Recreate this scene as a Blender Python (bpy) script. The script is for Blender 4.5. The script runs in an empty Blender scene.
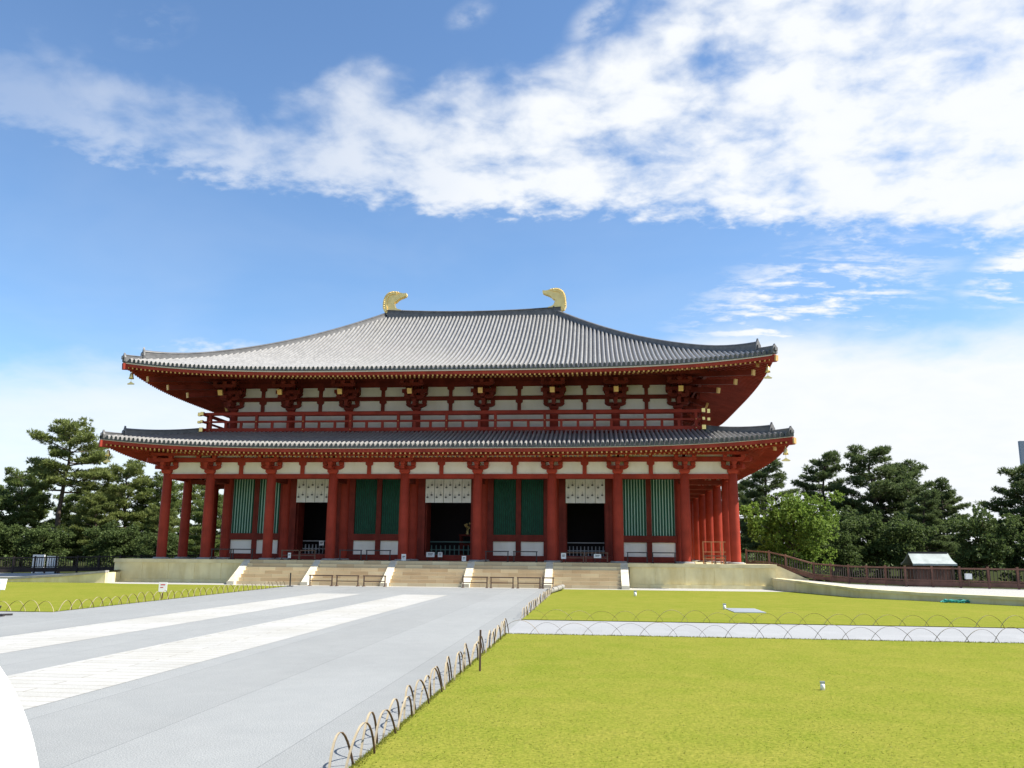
import bpy, math, random
import numpy as np
from mathutils import Matrix, Vector
R_ = math.radians
random.seed(7); RNG = np.random.default_rng(7)
scene = bpy.context.scene
COL = scene.collection

# ------------------------------------------------------------------ camera
cam_d = bpy.data.cameras.new('camera'); cam = bpy.data.objects.new('camera', cam_d); COL.objects.link(cam)
CAM = Vector((9.761, -54.725, 1.876)); YAW, PIT, ROL, FPX = 0.09597, 0.19502, 0.00863, 862.73
fw = Vector((-math.sin(YAW)*math.cos(PIT), math.cos(YAW)*math.cos(PIT), math.sin(PIT)))
rt = Vector((math.cos(YAW), math.sin(YAW), 0)); up = rt.cross(fw)
r2 = rt*math.cos(ROL)+up*math.sin(ROL); u2 = -rt*math.sin(ROL)+up*math.cos(ROL)
M = Matrix(((r2.x, u2.x, -fw.x), (r2.y, u2.y, -fw.y), (r2.z, u2.z, -fw.z))).to_4x4(); M.translation = CAM
cam.matrix_world = M
cam_d.sensor_fit = 'HORIZONTAL'; cam_d.sensor_width = 36; cam_d.lens = 36*FPX/1024
cam_d.clip_start = .05; cam_d.clip_end = 6000
scene.camera = cam
scene.render.resolution_x = 1024; scene.render.resolution_y = 768
scene.view_settings.view_transform = 'Standard'; scene.view_settings.look = 'None'
scene.view_settings.gamma = 1; scene.view_settings.use_curve_mapping = False
scene.view_settings.exposure = 0.95

# ------------------------------------------------------------------ sun and sky
SUN_EL, SUN_AZ = 47.5, 1.5          # elevation; degrees towards the viewer from due right (+X)
sd = Vector((math.cos(R_(SUN_EL))*math.cos(R_(SUN_AZ)), -math.cos(R_(SUN_EL))*math.sin(R_(SUN_AZ)), math.sin(R_(SUN_EL))))
sun_d = bpy.data.lights.new('sun', 'SUN'); sun = bpy.data.objects.new('sun', sun_d); COL.objects.link(sun)
sun_d.energy = 4.6; sun_d.angle = R_(.5); sun_d.color = (1, .955, .88)
sun.rotation_euler = (-sd).to_track_quat('-Z', 'Y').to_euler(); sun.location = (60, -20, 60)

world = bpy.data.worlds.new('World'); scene.world = world; world.use_nodes = True
def build_world():
    nt = world.node_tree; N = nt.nodes; L = nt.links; N.clear()
    def nd(t, **k):
        n = N.new(t)
        for a, b in k.items(): setattr(n, a, b)
        return n
    def mth(op, a, b=None, c=None, clamp=False):
        n = nd('ShaderNodeMath', operation=op, use_clamp=clamp)
        for i, v in enumerate((a, b, c)):
            if v is None: continue
            if isinstance(v, (int, float)): n.inputs[i].default_value = v
            else: L.new(v, n.inputs[i])
        return n.outputs[0]
    def smooth(v, a, b):
        n = nd('ShaderNodeMapRange', interpolation_type='SMOOTHSTEP'); L.new(v, n.inputs[0])
        for i, x in ((1, a), (2, b), (3, 0), (4, 1)): n.inputs[i].default_value = x
        return n.outputs[0]
    sky = nd('ShaderNodeTexSky', sky_type='NISHITA'); sky.sun_disc = False
    sky.sun_elevation = R_(SUN_EL); sky.sun_rotation = R_(90+SUN_AZ)
    sky.air_density = 1.0; sky.dust_density = .35; sky.ozone_density = 2.2; sky.altitude = 100
    tc = nd('ShaderNodeTexCoord'); sp = nd('ShaderNodeSeparateXYZ'); L.new(tc.outputs['Generated'], sp.inputs[0])
    az = mth('MULTIPLY', mth('ARCTAN2', sp.outputs[0], sp.outputs[1]), 57.2958)
    el = mth('MULTIPLY', mth('ARCSINE', sp.outputs[2]), 57.2958)
    def curve(pts, lo, hi):                                   # a value that runs with the compass direction
        n = nd('ShaderNodeFloatCurve'); c = n.mapping.curves[0]
        q = [((x+90)/180, (y-lo)/(hi-lo)) for x, y in pts]
        c.points[0].location = q[0]; c.points[1].location = q[-1]
        for a in q[1:-1]: c.points.new(*a)
        n.mapping.update()
        L.new(mth('DIVIDE', mth('ADD', az, 90), 180), n.inputs['Value'])
        return mth('ADD', mth('MULTIPLY', n.outputs[0], hi-lo), lo)
    # cloud sheet coordinates: the sky as a flat layer, compressed towards the horizon
    h = mth('ADD', mth('MAXIMUM', sp.outputs[2], 0), .22)
    cv = nd('ShaderNodeCombineXYZ'); L.new(mth('DIVIDE', sp.outputs[0], h), cv.inputs[0]); L.new(mth('DIVIDE', sp.outputs[1], h), cv.inputs[1])
    def noise(scale, detail, rough, dist=0, rot=0, sc=(1, 1, 1), loc=(0, 0, 0), src=None):
        mp = nd('ShaderNodeMapping'); mp.inputs['Rotation'].default_value = (0, 0, R_(rot)); mp.inputs['Scale'].default_value = sc
        mp.inputs['Location'].default_value = loc
        L.new(src or cv.outputs[0], mp.inputs[0])
        n = nd('ShaderNodeTexNoise'); n.inputs['Scale'].default_value = scale; n.inputs['Detail'].default_value = detail
        n.inputs['Roughness'].default_value = rough; n.inputs['Distortion'].default_value = dist
        L.new(mp.outputs[0], n.inputs['Vector']); return n.outputs['Fac']
    puff = noise(9.0, 5, .52, .2, 0, (1, 1, 1), (3.1, 1.7, 0))      # round cells
    fine = noise(24, 6, .58, .2, 25, (1, 1.3, 1), (8, 2, 0))
    broad = noise(2.6, 4, .55, .4, 0, (1, 1, 1), (5.3, 9.1, 0))
    streak = noise(5.0, 7, .62, .5, -20, (1, 3.0, 1), (1.5, 4.4, 0))
    az2 = noise(1.6, 4, .55, .2, 0, (1, 1, 1), (0, 0, 4), tc.outputs['Generated'])
    wob = mth('MULTIPLY', mth('SUBTRACT', fine, .5), 2.2)
    elw = mth('ADD', el, wob)
    low = curve(((-90, 24), (-39, 23.6), (-33, 22.8), (-27, 22.6), (-20, 22.2), (-11, 21.8), (-2, 21.9), (7.4, 20.9), (17, 19.2), (26.5, 17.2), (45, 14), (90, 10)), 0, 60)
    hig = curve(((-90, 28), (-39, 28.8), (-33, 28.4), (-27, 28.0), (-22, 28.8), (-18, 31.0), (-12, 31.0), (-6.6, 31.4), (0, 33.0), (6, 37), (14, 46), (26, 55), (90, 58)), 0, 60)
    den = curve(((-90, .4), (-39, .92), (-31, .98), (-24, .96), (-18, .94), (-11, .92), (-6, .94), (2, .84), (10, .92), (20, 1), (28, 1), (90, .8)), 0, 1.2)
    band = mth('MULTIPLY', smooth(mth('SUBTRACT', elw, low), -.6, 2.2), smooth(mth('SUBTRACT', hig, elw), -1.6, 4.0))
    band = mth('MULTIPLY', band, den)
    tex = mth('ADD', mth('MULTIPLY', puff, .66), mth('ADD', mth('MULTIPLY', fine, .17), mth('MULTIPLY', broad, .32)))
    d1 = smooth(mth('ADD', mth('MULTIPLY', band, .66), mth('MULTIPLY', mth('SUBTRACT', tex, .575), 2.5)), .04, .80)
    op = curve(((-90, .5), (-39, .24), (-33, .38), (-27, .50), (-20, .64), (-11, .84), (-5, .97), (4, 1), (90, 1)), 0, 1.2)
    d1 = mth('MULTIPLY', mth('MULTIPLY', d1, op), smooth(band, .0, .34))
    # low bank of cloud near the horizon
    hz = curve(((-90, 10), (-37, 10.3), (-31, 11.4), (-24, 12.2), (-14, 11.5), (-5, 11.6), (4, 13.2), (8, 14.6), (12, 14.8), (17, 14.0), (21, 13.6), (26, 13.8), (90, 12)), 0, 60)
    hzd = curve(((-90, .7), (-37, .74), (-25, .78), (-10, .8), (4, .95), (12, 1.1), (26, 1.1), (90, 1)), 0, 1.2)
    d2 = smooth(mth('SUBTRACT', hz, mth('ADD', el, mth('ADD', mth('MULTIPLY', mth('SUBTRACT', az2, .5), 4), mth('MULTIPLY', mth('SUBTRACT', puff, .5), 3)))), -1.2, 3.2)
    d2 = mth('MULTIPLY', d2, hzd)
    d2 = mth('MULTIPLY', d2, mth('ADD', .80, mth('MULTIPLY', broad, .38)))
    # wisps
    def ell(a, e, ra, re, rot):
        mp = nd('ShaderNodeMapping', vector_type='TEXTURE'); mp.inputs['Location'].default_value = (a, e, 0)
        mp.inputs['Rotation'].default_value = (0, 0, R_(rot)); mp.inputs['Scale'].default_value = (ra, re, 1)
        c2 = nd('ShaderNodeCombineXYZ'); L.new(az, c2.inputs[0]); L.new(el, c2.inputs[1]); L.new(c2.outputs[0], mp.inputs[0])
        ln = nd('ShaderNodeVectorMath', operation='LENGTH'); L.new(mp.outputs[0], ln.inputs[0])
        return smooth(ln.outputs['Value'], 1.0, .15)
    w = mth('MAXIMUM', ell(14.0, 15.8, 11.5, 4.6, 12), mth('MULTIPLY', ell(26.8, 16.2, 5.2, 2.4, 12), 1.25))
    wf = mth('MULTIPLY', mth('MULTIPLY', w, smooth(mth('ADD', mth('MULTIPLY', streak, .80), mth('MULTIPLY', fine, .35)), .50, .74)), 1.25)
    t2 = mth('MAXIMUM', mth('MULTIPLY', ell(-8.8, 34.3, 2.4, 1.1, 20), .55), mth('MAXIMUM', mth('MULTIPLY', ell(-30.5, 31.0, 3.4, 1.6, 20), .34), mth('MAXIMUM', mth('MULTIPLY', ell(.5, 34.0, 3.2, 1.6, 30), .7), mth('MULTIPLY', ell(-25.6, 12.6, 5.5, .9, 4), .75))))
    tf = mth('MULTIPLY', mth('MULTIPLY', t2, .8), smooth(mth('ADD', mth('MULTIPLY', puff, .6), mth('MULTIPLY', fine, .5)), .44, .72))
    haze = mth('MULTIPLY', smooth(broad, .30, .80), mth('MULTIPLY', smooth(el, 36, 10), .10))
    dens = mth('MAXIMUM', mth('MAXIMUM', d1, d2), mth('MAXIMUM', wf, mth('MAXIMUM', tf, haze)))
    dens = mth('MINIMUM', mth('MULTIPLY', dens, 1.0), .985)
    ccol = nd('ShaderNodeMix', data_type='RGBA'); L.new(mth('MULTIPLY', puff, 1.0), ccol.inputs[0])
    ccol.inputs[6].default_value = (4.9, 5.2, 5.55, 1); ccol.inputs[7].default_value = (5.6, 5.65, 5.7, 1)
    base = nd('ShaderNodeMix', data_type='RGBA', blend_type='MULTIPLY'); base.inputs[0].default_value = 1
    L.new(sky.outputs[0], base.inputs[6]); base.inputs[7].default_value = (.85, 1.0, 1.11, 1)
    mx = nd('ShaderNodeMix', data_type='RGBA'); L.new(dens, mx.inputs[0]); L.new(base.outputs[2], mx.inputs[6]); L.new(ccol.outputs[2], mx.inputs[7])
    bg = nd('ShaderNodeBackground'); bg.inputs['Strength'].default_value = .095
    L.new(mx.outputs[2], bg.inputs[0]); out = nd('ShaderNodeOutputWorld'); L.new(bg.outputs[0], out.inputs[0])
build_world()

# ------------------------------------------------------------------ materials
def mat(name, c, rough=.7, metal=0, var=.0, scale=4., spec=.4, bump=0, bscale=None, c2=None, bdist=.02, detail=5, lo=.35, hi=.65):
    m = bpy.data.materials.new(name); m.use_nodes = True; nt = m.node_tree; b = nt.nodes['Principled BSDF']
    b.inputs['Roughness'].default_value = rough; b.inputs['Metallic'].default_value = metal
    b.inputs['Specular IOR Level'].default_value = spec
    if c2 is None and not var: b.inputs['Base Color'].default_value = (*c, 1)
    tc = nt.nodes.new('ShaderNodeTexCoord')
    if c2 is not None or var:
        n = nt.nodes.new('ShaderNodeTexNoise'); n.inputs['Scale'].default_value = scale; n.inputs['Detail'].default_value = detail
        nt.links.new(tc.outputs['Object'], n.inputs['Vector'])
        r = nt.nodes.new('ShaderNodeValToRGB'); nt.links.new(n.outputs['Fac'], r.inputs[0])
        a = tuple(x*(1-var) for x in c); d = c2 if c2 else tuple(min(1, x*(1+var)) for x in c)
        r.color_ramp.elements[0].position = lo; r.color_ramp.elements[1].position = hi
        r.color_ramp.elements[0].color = (*(a if not c2 else c), 1); r.color_ramp.elements[1].color = (*d, 1)
        nt.links.new(r.outputs[0], b.inputs['Base Color'])
    if bump:
        n2 = nt.nodes.new('ShaderNodeTexNoise'); n2.inputs['Scale'].default_value = bscale or scale*4; n2.inputs['Detail'].default_value = 6
        nt.links.new(tc.outputs['Object'], n2.inputs['Vector'])
        bp = nt.nodes.new('ShaderNodeBump'); bp.inputs['Strength'].default_value = bump; bp.inputs['Distance'].default_value = bdist
        nt.links.new(n2.outputs['Fac'], bp.inputs['Height']); nt.links.new(bp.outputs[0], b.inputs['Normal'])
    return m
V = {}
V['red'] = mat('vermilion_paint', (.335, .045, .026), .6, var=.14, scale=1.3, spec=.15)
V['darkred'] = mat('dark_and_shaded_red_wood', (.19, .028, .018), .65, var=.18, scale=1.6, spec=.2)  # dark red wood; also carries shade painted into the upper-storey beams
V['plaster'] = mat('white_plaster', (.86, .83, .76), .85, var=.05, scale=.8)
V['tile'] = mat('roof_tile', (.275, .268, .255), .36, var=.14, scale=2.2, spec=.7)
V['ridge'] = mat('ridge_tile', (.125, .122, .120), .5, var=.2, scale=3, spec=.5)
V['endtile_shade'] = mat('shaded_end_tile', (.075, .08, .075), .6, var=.25, scale=3)  # same tile, darkened: shade of the unlit eave fronts put into the colour
V['roll'] = mat('weathered_grey_bamboo', (.26, .25, .225), .8, var=.15)
V['ochre'] = mat('ochre_rafter_end', (.62, .38, .14), .6)
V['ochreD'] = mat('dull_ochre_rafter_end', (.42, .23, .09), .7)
V['edge'] = mat('eave_edge_board', (.62, .56, .46), .8)
V['gold'] = mat('gold_leaf', (.92, .66, .24), .32, metal=1, var=.12, scale=5)
V['goldp'] = mat('gold_leaf_matte', (.95, .72, .29), .42, metal=.4, var=.07, scale=3, bump=.08, bscale=9)
V['goldcap'] = mat('dull_gilt_cap', (.72, .47, .18), .5, metal=.5, var=.1)
V['green'] = mat('green_lattice_paint', (.008, .082, .048), .6, var=.15)
V['pale'] = mat('pale_light_backing', (.38, .57, .48), .8)  # painted brightness behind the lattice of the end bays
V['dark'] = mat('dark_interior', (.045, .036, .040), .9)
V['floor'] = mat('veranda_stone', (.30, .29, .27), .8, var=.12)
V['podium'] = mat('podium_stone', (.74, .65, .37), .85, var=.10, scale=.9, bump=.25, bscale=30, bdist=.005)
V['slab'] = mat('podium_slab_stone', (.68, .60, .36), .85, var=.09, scale=1.2, bump=.25, bscale=30, bdist=.005)
V['bal'] = mat('pale_balustrade_stone', (.72, .66, .52), .85, var=.07, scale=2)
V['wood'] = mat('brown_wood', (.13, .075, .05), .7, var=.25, scale=3)
V['owood'] = mat('orange_brown_wood', (.42, .17, .075), .6, var=.2, scale=3)
V['rwood'] = mat('reddish_fence_wood', (.19, .090, .062), .75, var=.25, scale=2)
V['dwood'] = mat('dark_fence_wood', (.030, .022, .020), .8, var=.3)
V['iron'] = mat('dark_iron', (.035, .03, .03), .6)
V['bambooP'] = mat('pale_bamboo', (.41, .335, .215), .6, var=.18, scale=7)
V['bambooD'] = mat('brown_bamboo_inside', (.115, .068, .036), .75, var=.25, scale=9)
V['white'] = mat('white_board', (.80, .80, .78), .6)
V['ink'] = mat('dark_ink', (.03, .03, .035), .7)
V['rink'] = mat('red_ink', (.55, .05, .04), .7)
V['cloth'] = mat('hemp_curtain_cloth', (.80, .78, .73), .95, var=.08, scale=2)
V['crest'] = mat('curtain_crest_grey', (.13, .13, .13), .95)
V['bronze'] = mat('gilt_bell_metal', (.85, .66, .28), .38, metal=.9)
V['verd'] = mat('grey_sheet_roof', (.36, .40, .38), .6, var=.15, scale=2)
V['conc'] = mat('grey_concrete', (.42, .45, .48), .8, var=.08)
V['bark'] = mat('pine_bark', (.085, .062, .046), .9, var=.35, scale=5, bump=.6, bscale=14)
V['parasol'] = mat('white_parasol_cloth', (.80, .85, .86), .9)
V['gravel'] = mat('white_gravel', (.40, .39, .355), .9, var=.16, scale=22, bump=.5, bscale=40)
V['steel'] = mat('galvanised_hatch', (.42, .46, .50), .45, metal=.4)
V['tealnet'] = mat('teal_net', (.03, .30, .25), .7)

def leaf_mat(name, dark, light, trans=.42):
    m = bpy.data.materials.new(name); m.use_nodes = True; nt = m.node_tree; b = nt.nodes['Principled BSDF']
    g = nt.nodes.new('ShaderNodeNewGeometry'); r = nt.nodes.new('ShaderNodeValToRGB')
    n = nt.nodes.new('ShaderNodeTexNoise'); n.inputs['Scale'].default_value = .8; tc = nt.nodes.new('ShaderNodeTexCoord')
    nt.links.new(tc.outputs['Object'], n.inputs['Vector'])
    a = nt.nodes.new('ShaderNodeMath'); a.operation = 'MULTIPLY_ADD'; nt.links.new(g.outputs['Random Per Island'], a.inputs[0]); a.inputs[1].default_value = .55
    s = nt.nodes.new('ShaderNodeMath'); s.operation = 'MULTIPLY'; nt.links.new(n.outputs['Fac'], s.inputs[0]); s.inputs[1].default_value = .5
    nt.links.new(s.outputs[0], a.inputs[2]); nt.links.new(a.outputs[0], r.inputs[0])
    r.color_ramp.elements[0].color = (*dark, 1); r.color_ramp.elements[1].color = (*light, 1)
    r.color_ramp.elements[0].position = .1; r.color_ramp.elements[1].position = .85
    nt.links.new(r.outputs[0], b.inputs['Base Color']); b.inputs['Roughness'].default_value = .6; b.inputs['Specular IOR Level'].default_value = .25
    t = nt.nodes.new('ShaderNodeBsdfTranslucent'); nt.links.new(r.outputs[0], t.inputs[0])
    mx = nt.nodes.new('ShaderNodeMixShader'); mx.inputs[0].default_value = trans
    nt.links.new(b.outputs[0], mx.inputs[1]); nt.links.new(t.outputs[0], mx.inputs[2])
    nt.links.new(mx.outputs[0], nt.nodes['Material Output'].inputs[0])
    return m
V['pine'] = leaf_mat('pine_needles', (.085, .128, .034), (.225, .280, .082))
V['pineG'] = leaf_mat('olive_pine_needles', (.098, .138, .036), (.255, .290, .085))
V['pineD'] = leaf_mat('dark_pine_needles', (.056, .092, .034), (.160, .205, .072))
V['leaf'] = leaf_mat('bright_broad_leaves', (.105, .185, .034), (.285, .390, .072), .42)
V['leafD'] = leaf_mat('deep_green_leaves', (.060, .098, .030), (.150, .200, .062))
V['blade'] = leaf_mat('grass_blades', (.160, .192, .018), (.255, .246, .044), .4)

def ground_mat(name, cols, scales, bump, bscale, joints=None, rough=.9):
    """big soft patches, mid mottling and fine speckle, with optional slab joints"""
    m = bpy.data.materials.new(name); m.use_nodes = True; nt = m.node_tree; N = nt.nodes; L = nt.links; b = N['Principled BSDF']
    b.inputs['Roughness'].default_value = rough; b.inputs['Specular IOR Level'].default_value = 0 if name in ('bare_earth','mown_grass') else .15
    tc = N.new('ShaderNodeTexCoord'); prev = None
    for i, (sc, (ca, cb), fac) in enumerate(zip(scales, cols, (1, .45, .45, .4))):
        n = N.new('ShaderNodeTexNoise'); n.inputs['Scale'].default_value = sc; n.inputs['Detail'].default_value = 6; n.inputs['Roughness'].default_value = .6
        L.new(tc.outputs['Object'], n.inputs['Vector'])
        r = N.new('ShaderNodeValToRGB'); L.new(n.outputs['Fac'], r.inputs[0])
        r.color_ramp.elements[0].position = .34; r.color_ramp.elements[1].position = .66
        r.color_ramp.elements[0].color = (*ca, 1); r.color_ramp.elements[1].color = (*cb, 1)
        if prev is None: prev = r.outputs[0]
        else:
            mx = N.new('ShaderNodeMix'); mx.data_type = 'RGBA'; mx.inputs[0].default_value = fac
            L.new(prev, mx.inputs[6]); L.new(r.outputs[0], mx.inputs[7]); prev = mx.outputs[2]
    if joints:
        w, hgt, ms, jc, jf = joints[:5]
        jm = N.new('ShaderNodeMapping'); L.new(tc.outputs['Object'], jm.inputs[0]); jm.inputs['Rotation'].default_value = (0, 0, R_(90) if len(joints) > 5 else 0)
        bt = N.new('ShaderNodeTexBrick'); L.new(jm.outputs[0], bt.inputs['Vector'])
        bt.inputs['Scale'].default_value = 1; bt.inputs['Brick Width'].default_value = w; bt.inputs['Row Height'].default_value = hgt
        bt.inputs['Mortar Size'].default_value = ms; bt.inputs['Mortar Smooth'].default_value = .3
        bt.inputs['Color1'].default_value = (1, 1, 1, 1); bt.inputs['Color2'].default_value = (.90, .90, .90, 1); bt.inputs['Mortar'].default_value = (*jc, 1)
        mx = N.new('ShaderNodeMix'); mx.data_type = 'RGBA'; mx.blend_type = 'MULTIPLY'; mx.inputs[0].default_value = jf
        L.new(prev, mx.inputs[6]); L.new(bt.outputs['Color'], mx.inputs[7]); prev = mx.outputs[2]
    L.new(prev, b.inputs['Base Color'])
    n = N.new('ShaderNodeTexNoise'); n.inputs['Scale'].default_value = bscale; n.inputs['Detail'].default_value = 8
    L.new(tc.outputs['Object'], n.inputs['Vector'])
    bp = N.new('ShaderNodeBump'); bp.inputs['Strength'].default_value = bump; bp.inputs['Distance'].default_value = .03
    L.new(n.outputs['Fac'], bp.inputs['Height']); L.new(bp.outputs[0], b.inputs['Normal'])
    return m
V['lawn'] = ground_mat('mown_grass', (((.154, .194, .022), (.242, .238, .040)), ((.120, .186, .016), (.270, .246, .054)), ((.095, .130, .013), (.310, .286, .054))), (.16, 1.3, 22), .5, 30)
V['pave'] = ground_mat('grey_asphalt_paving', (((.260, .270, .268), (.308, .314, .306)), ((.250, .260, .258), (.322, .328, .320)), ((.15, .16, .16), (.45, .46, .45))), (.25, 2.2, 60), .25, 60, (400., 1.69, .007, (.6, .6, .62), .8, True))
V['stripe'] = ground_mat('white_stone_slabs', (((.435, .43, .41), (.475, .47, .45)), ((.41, .405, .385), (.495, .49, .47)), ((.35, .345, .32), (.55, .545, .52))), (.5, 4, 30), .2, 40, (2.05, .34, .016, (.60, .57, .50), .9))
V['path'] = ground_mat('pale_path_paving', (((.31, .32, .325), (.36, .365, .37)), ((.30, .31, .315), (.37, .375, .38)), ((.24, .25, .25), (.43, .43, .43))), (.4, 3, 40), .2, 40, (1.1, .72, .010, (.8, .8, .8), .7))
V['earth'] = ground_mat('bare_earth', (((.030, .042, .014), (.045, .052, .020)), ((.022, .034, .010), (.055, .056, .026)), ((.02, .03, .01), (.06, .06, .03))), (.05, .8, 12), .5, 12)

def stain(m, lo, sc, mp):
    nt = m.node_tree; N = nt.nodes; L = nt.links; b = N['Principled BSDF']; src = b.inputs['Base Color'].links[0].from_socket
    tc = N.new('ShaderNodeTexCoord'); mpn = N.new('ShaderNodeMapping'); mpn.inputs['Scale'].default_value = mp; L.new(tc.outputs['Object'], mpn.inputs[0])
    n = N.new('ShaderNodeTexNoise'); n.inputs['Scale'].default_value = sc; n.inputs['Detail'].default_value = 7; n.inputs['Roughness'].default_value = .65; L.new(mpn.outputs[0], n.inputs['Vector'])
    r = N.new('ShaderNodeValToRGB'); L.new(n.outputs['Fac'], r.inputs[0]); r.color_ramp.elements[0].position = .36; r.color_ramp.elements[1].position = .56
    r.color_ramp.elements[0].color = (*lo, 1); r.color_ramp.elements[1].color = (1, 1, 1, 1)
    mx = N.new('ShaderNodeMix'); mx.data_type = 'RGBA'; mx.blend_type = 'MULTIPLY'; mx.inputs[0].default_value = 1
    L.new(src, mx.inputs[6]); L.new(r.outputs[0], mx.inputs[7]); L.new(mx.outputs[2], b.inputs['Base Color'])
stain(V['podium'], (.86, .82, .73), 1.3, (1, 1, .22)); stain(V['slab'], (.86, .83, .76), 1.1, (1, 1, 1)); stain(V['bal'], (.80, .76, .68), 1.6, (1, 1, .6))
stain(V['plaster'], (.93, .91, .87), .9, (1, 1, .3)); stain(V['red'], (.80, .78, .76), .8, (1, 1, .25)); stain(V['darkred'], (.74, .72, .70), .9, (1, 1, .2))
stain(V['pave'], (.93, .93, .93), .35, (1, .35, 1)); stain(V['stripe'], (.93, .92, .89), .5, (1, .5, 1))
def stair_mat():
    m = V['podium'].copy(); m.name = 'stair_block_stone'; nt = m.node_tree; N = nt.nodes; L = nt.links
    tc = N.new('ShaderNodeTexCoord'); b = N['Principled BSDF']
    mp = N.new('ShaderNodeMapping'); L.new(tc.outputs['Object'], mp.inputs[0]); mp.inputs['Rotation'].default_value = (R_(90), 0, 0)
    bt = N.new('ShaderNodeTexBrick'); L.new(mp.outputs[0], bt.inputs['Vector']); bt.inputs['Scale'].default_value = 1
    bt.inputs['Brick Width'].default_value = 1.05; bt.inputs['Row Height'].default_value = .2029; bt.inputs['Mortar Size'].default_value = .006
    bt.inputs['Color1'].default_value = (.80, .71, .49, 1); bt.inputs['Color2'].default_value = (.60, .47, .30, 1); bt.inputs['Mortar'].default_value = (.42, .34, .22, 1)
    n = N.new('ShaderNodeTexNoise'); n.inputs['Scale'].default_value = 1.1; n.inputs['Detail'].default_value = 6; L.new(tc.outputs['Object'], n.inputs['Vector'])
    r = N.new('ShaderNodeValToRGB'); L.new(n.outputs['Fac'], r.inputs[0]); r.color_ramp.elements[0].color = (.80, .72, .62, 1); r.color_ramp.elements[1].color = (1.1, 1.08, 1.02, 1)
    mx = N.new('ShaderNodeMix'); mx.data_type = 'RGBA'; mx.blend_type = 'MULTIPLY'; mx.inputs[0].default_value = 1
    L.new(bt.outputs['Color'], mx.inputs[6]); L.new(r.outputs[0], mx.inputs[7]); L.new(mx.outputs[2], b.inputs['Base Color'])
    return m
V['stair'] = stair_mat()

# ------------------------------------------------------------------ mesh builder
class MB:
    def __init__(s): s.v = []; s.f = []; s.m = []; s.s = []; s.M = None
    def add(s, vs, fs, m=0, smooth=False):
        o = len(s.v)
        for p in vs:
            s.v.append(tuple(s.M @ Vector(p)) if s.M is not None else tuple(p))
        for f in fs: s.f.append([o+i for i in f]); s.m.append(m); s.s.append(smooth)
    def box(s, x0, x1, y0, y1, z0, z1, m=0):
        s.add([(x0,y0,z0),(x1,y0,z0),(x1,y1,z0),(x0,y1,z0),(x0,y0,z1),(x1,y0,z1),(x1,y1,z1),(x0,y1,z1)],
              [(3,2,1,0),(4,5,6,7),(0,1,5,4),(1,2,6,5),(2,3,7,6),(3,0,4,7)], m)
    def prism(s, poly, y0, y1, m=0):                    # polygon in x,z drawn counter-clockwise seen from -y, extruded along y
        n = len(poly)
        s.add([(x,y0,z) for x,z in poly]+[(x,y1,z) for x,z in poly],
              [tuple(range(n)), tuple(range(2*n-1,n-1,-1))]+[(i,n+i,n+(i+1)%n,(i+1)%n) for i in range(n)], m)
    def bar(s, a, b, w, h, m=0, upv=(0,0,1), cap=None):
        a, b = Vector(a), Vector(b); d = (b-a).normalized(); r = d.cross(Vector(upv)).normalized(); u = r.cross(d)
        vs = []
        for p in (a, b):
            for i, j in ((-1,-1),(1,-1),(1,1),(-1,1)): vs.append(p+r*(i*w/2)+u*(j*h/2))
        s.add(vs, [(0,1,2,3),(0,4,5,1),(1,5,6,2),(2,6,7,3),(3,7,4,0)], m); 
        s.add(vs[4:], [(3,2,1,0)], m if cap is None else cap)
    def tube(s, pts, rad, n=8, m=0, caps=True, smooth=True):
        pts = [Vector(p) for p in pts]; k = len(pts); rad = [rad]*k if isinstance(rad,(int,float)) else rad
        vs = []; ref = None
        for i, p in enumerate(pts):
            d = (pts[min(i+1,k-1)]-pts[max(i-1,0)]).normalized()
            if ref is None: ref = Vector((1,0,0)) if abs(d.x) < .9 else Vector((0,1,0))
            r = (ref-d*ref.dot(d)).normalized(); ref = r; u = d.cross(r)
            for j in range(n):
                a = 2*math.pi*j/n; vs.append(p+(r*math.cos(a)+u*math.sin(a))*rad[i])
        fs = [(i*n+j, i*n+(j+1)%n, (i+1)*n+(j+1)%n, (i+1)*n+j) for i in range(k-1) for j in range(n)]
        s.add(vs, fs, m, smooth)
        if caps: s.add(vs[:n], [tuple(range(n-1,-1,-1))], m); s.add(vs[-n:], [tuple(range(n))], m)
    def lathe(s, prof, c=(0,0,0), n=16, m=0, smooth=True):      # prof: (radius, z)
        vs = [(c[0]+r*math.cos(2*math.pi*j/n), c[1]+r*math.sin(2*math.pi*j/n), c[2]+z) for r, z in prof for j in range(n)]
        k = len(prof)
        fs = [(i*n+j, i*n+(j+1)%n, (i+1)*n+(j+1)%n, (i+1)*n+j) for i in range(k-1) for j in range(n)]
        s.add(vs, fs, m, smooth)
    def build(s, name, mats, parent=None, loc=None):
        me = bpy.data.meshes.new(name); me.from_pydata(s.v, [], s.f)
        me.polygons.foreach_set('material_index', s.m); me.polygons.foreach_set('use_smooth', s.s)
        for k in (mats if isinstance(mats,(list,tuple)) else [mats]): me.materials.append(V[k])
        me.update(); o = bpy.data.objects.new(name, me); COL.objects.link(o)
        if parent: o.parent = parent
        if loc is not None: o.location = loc
        return o
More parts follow.
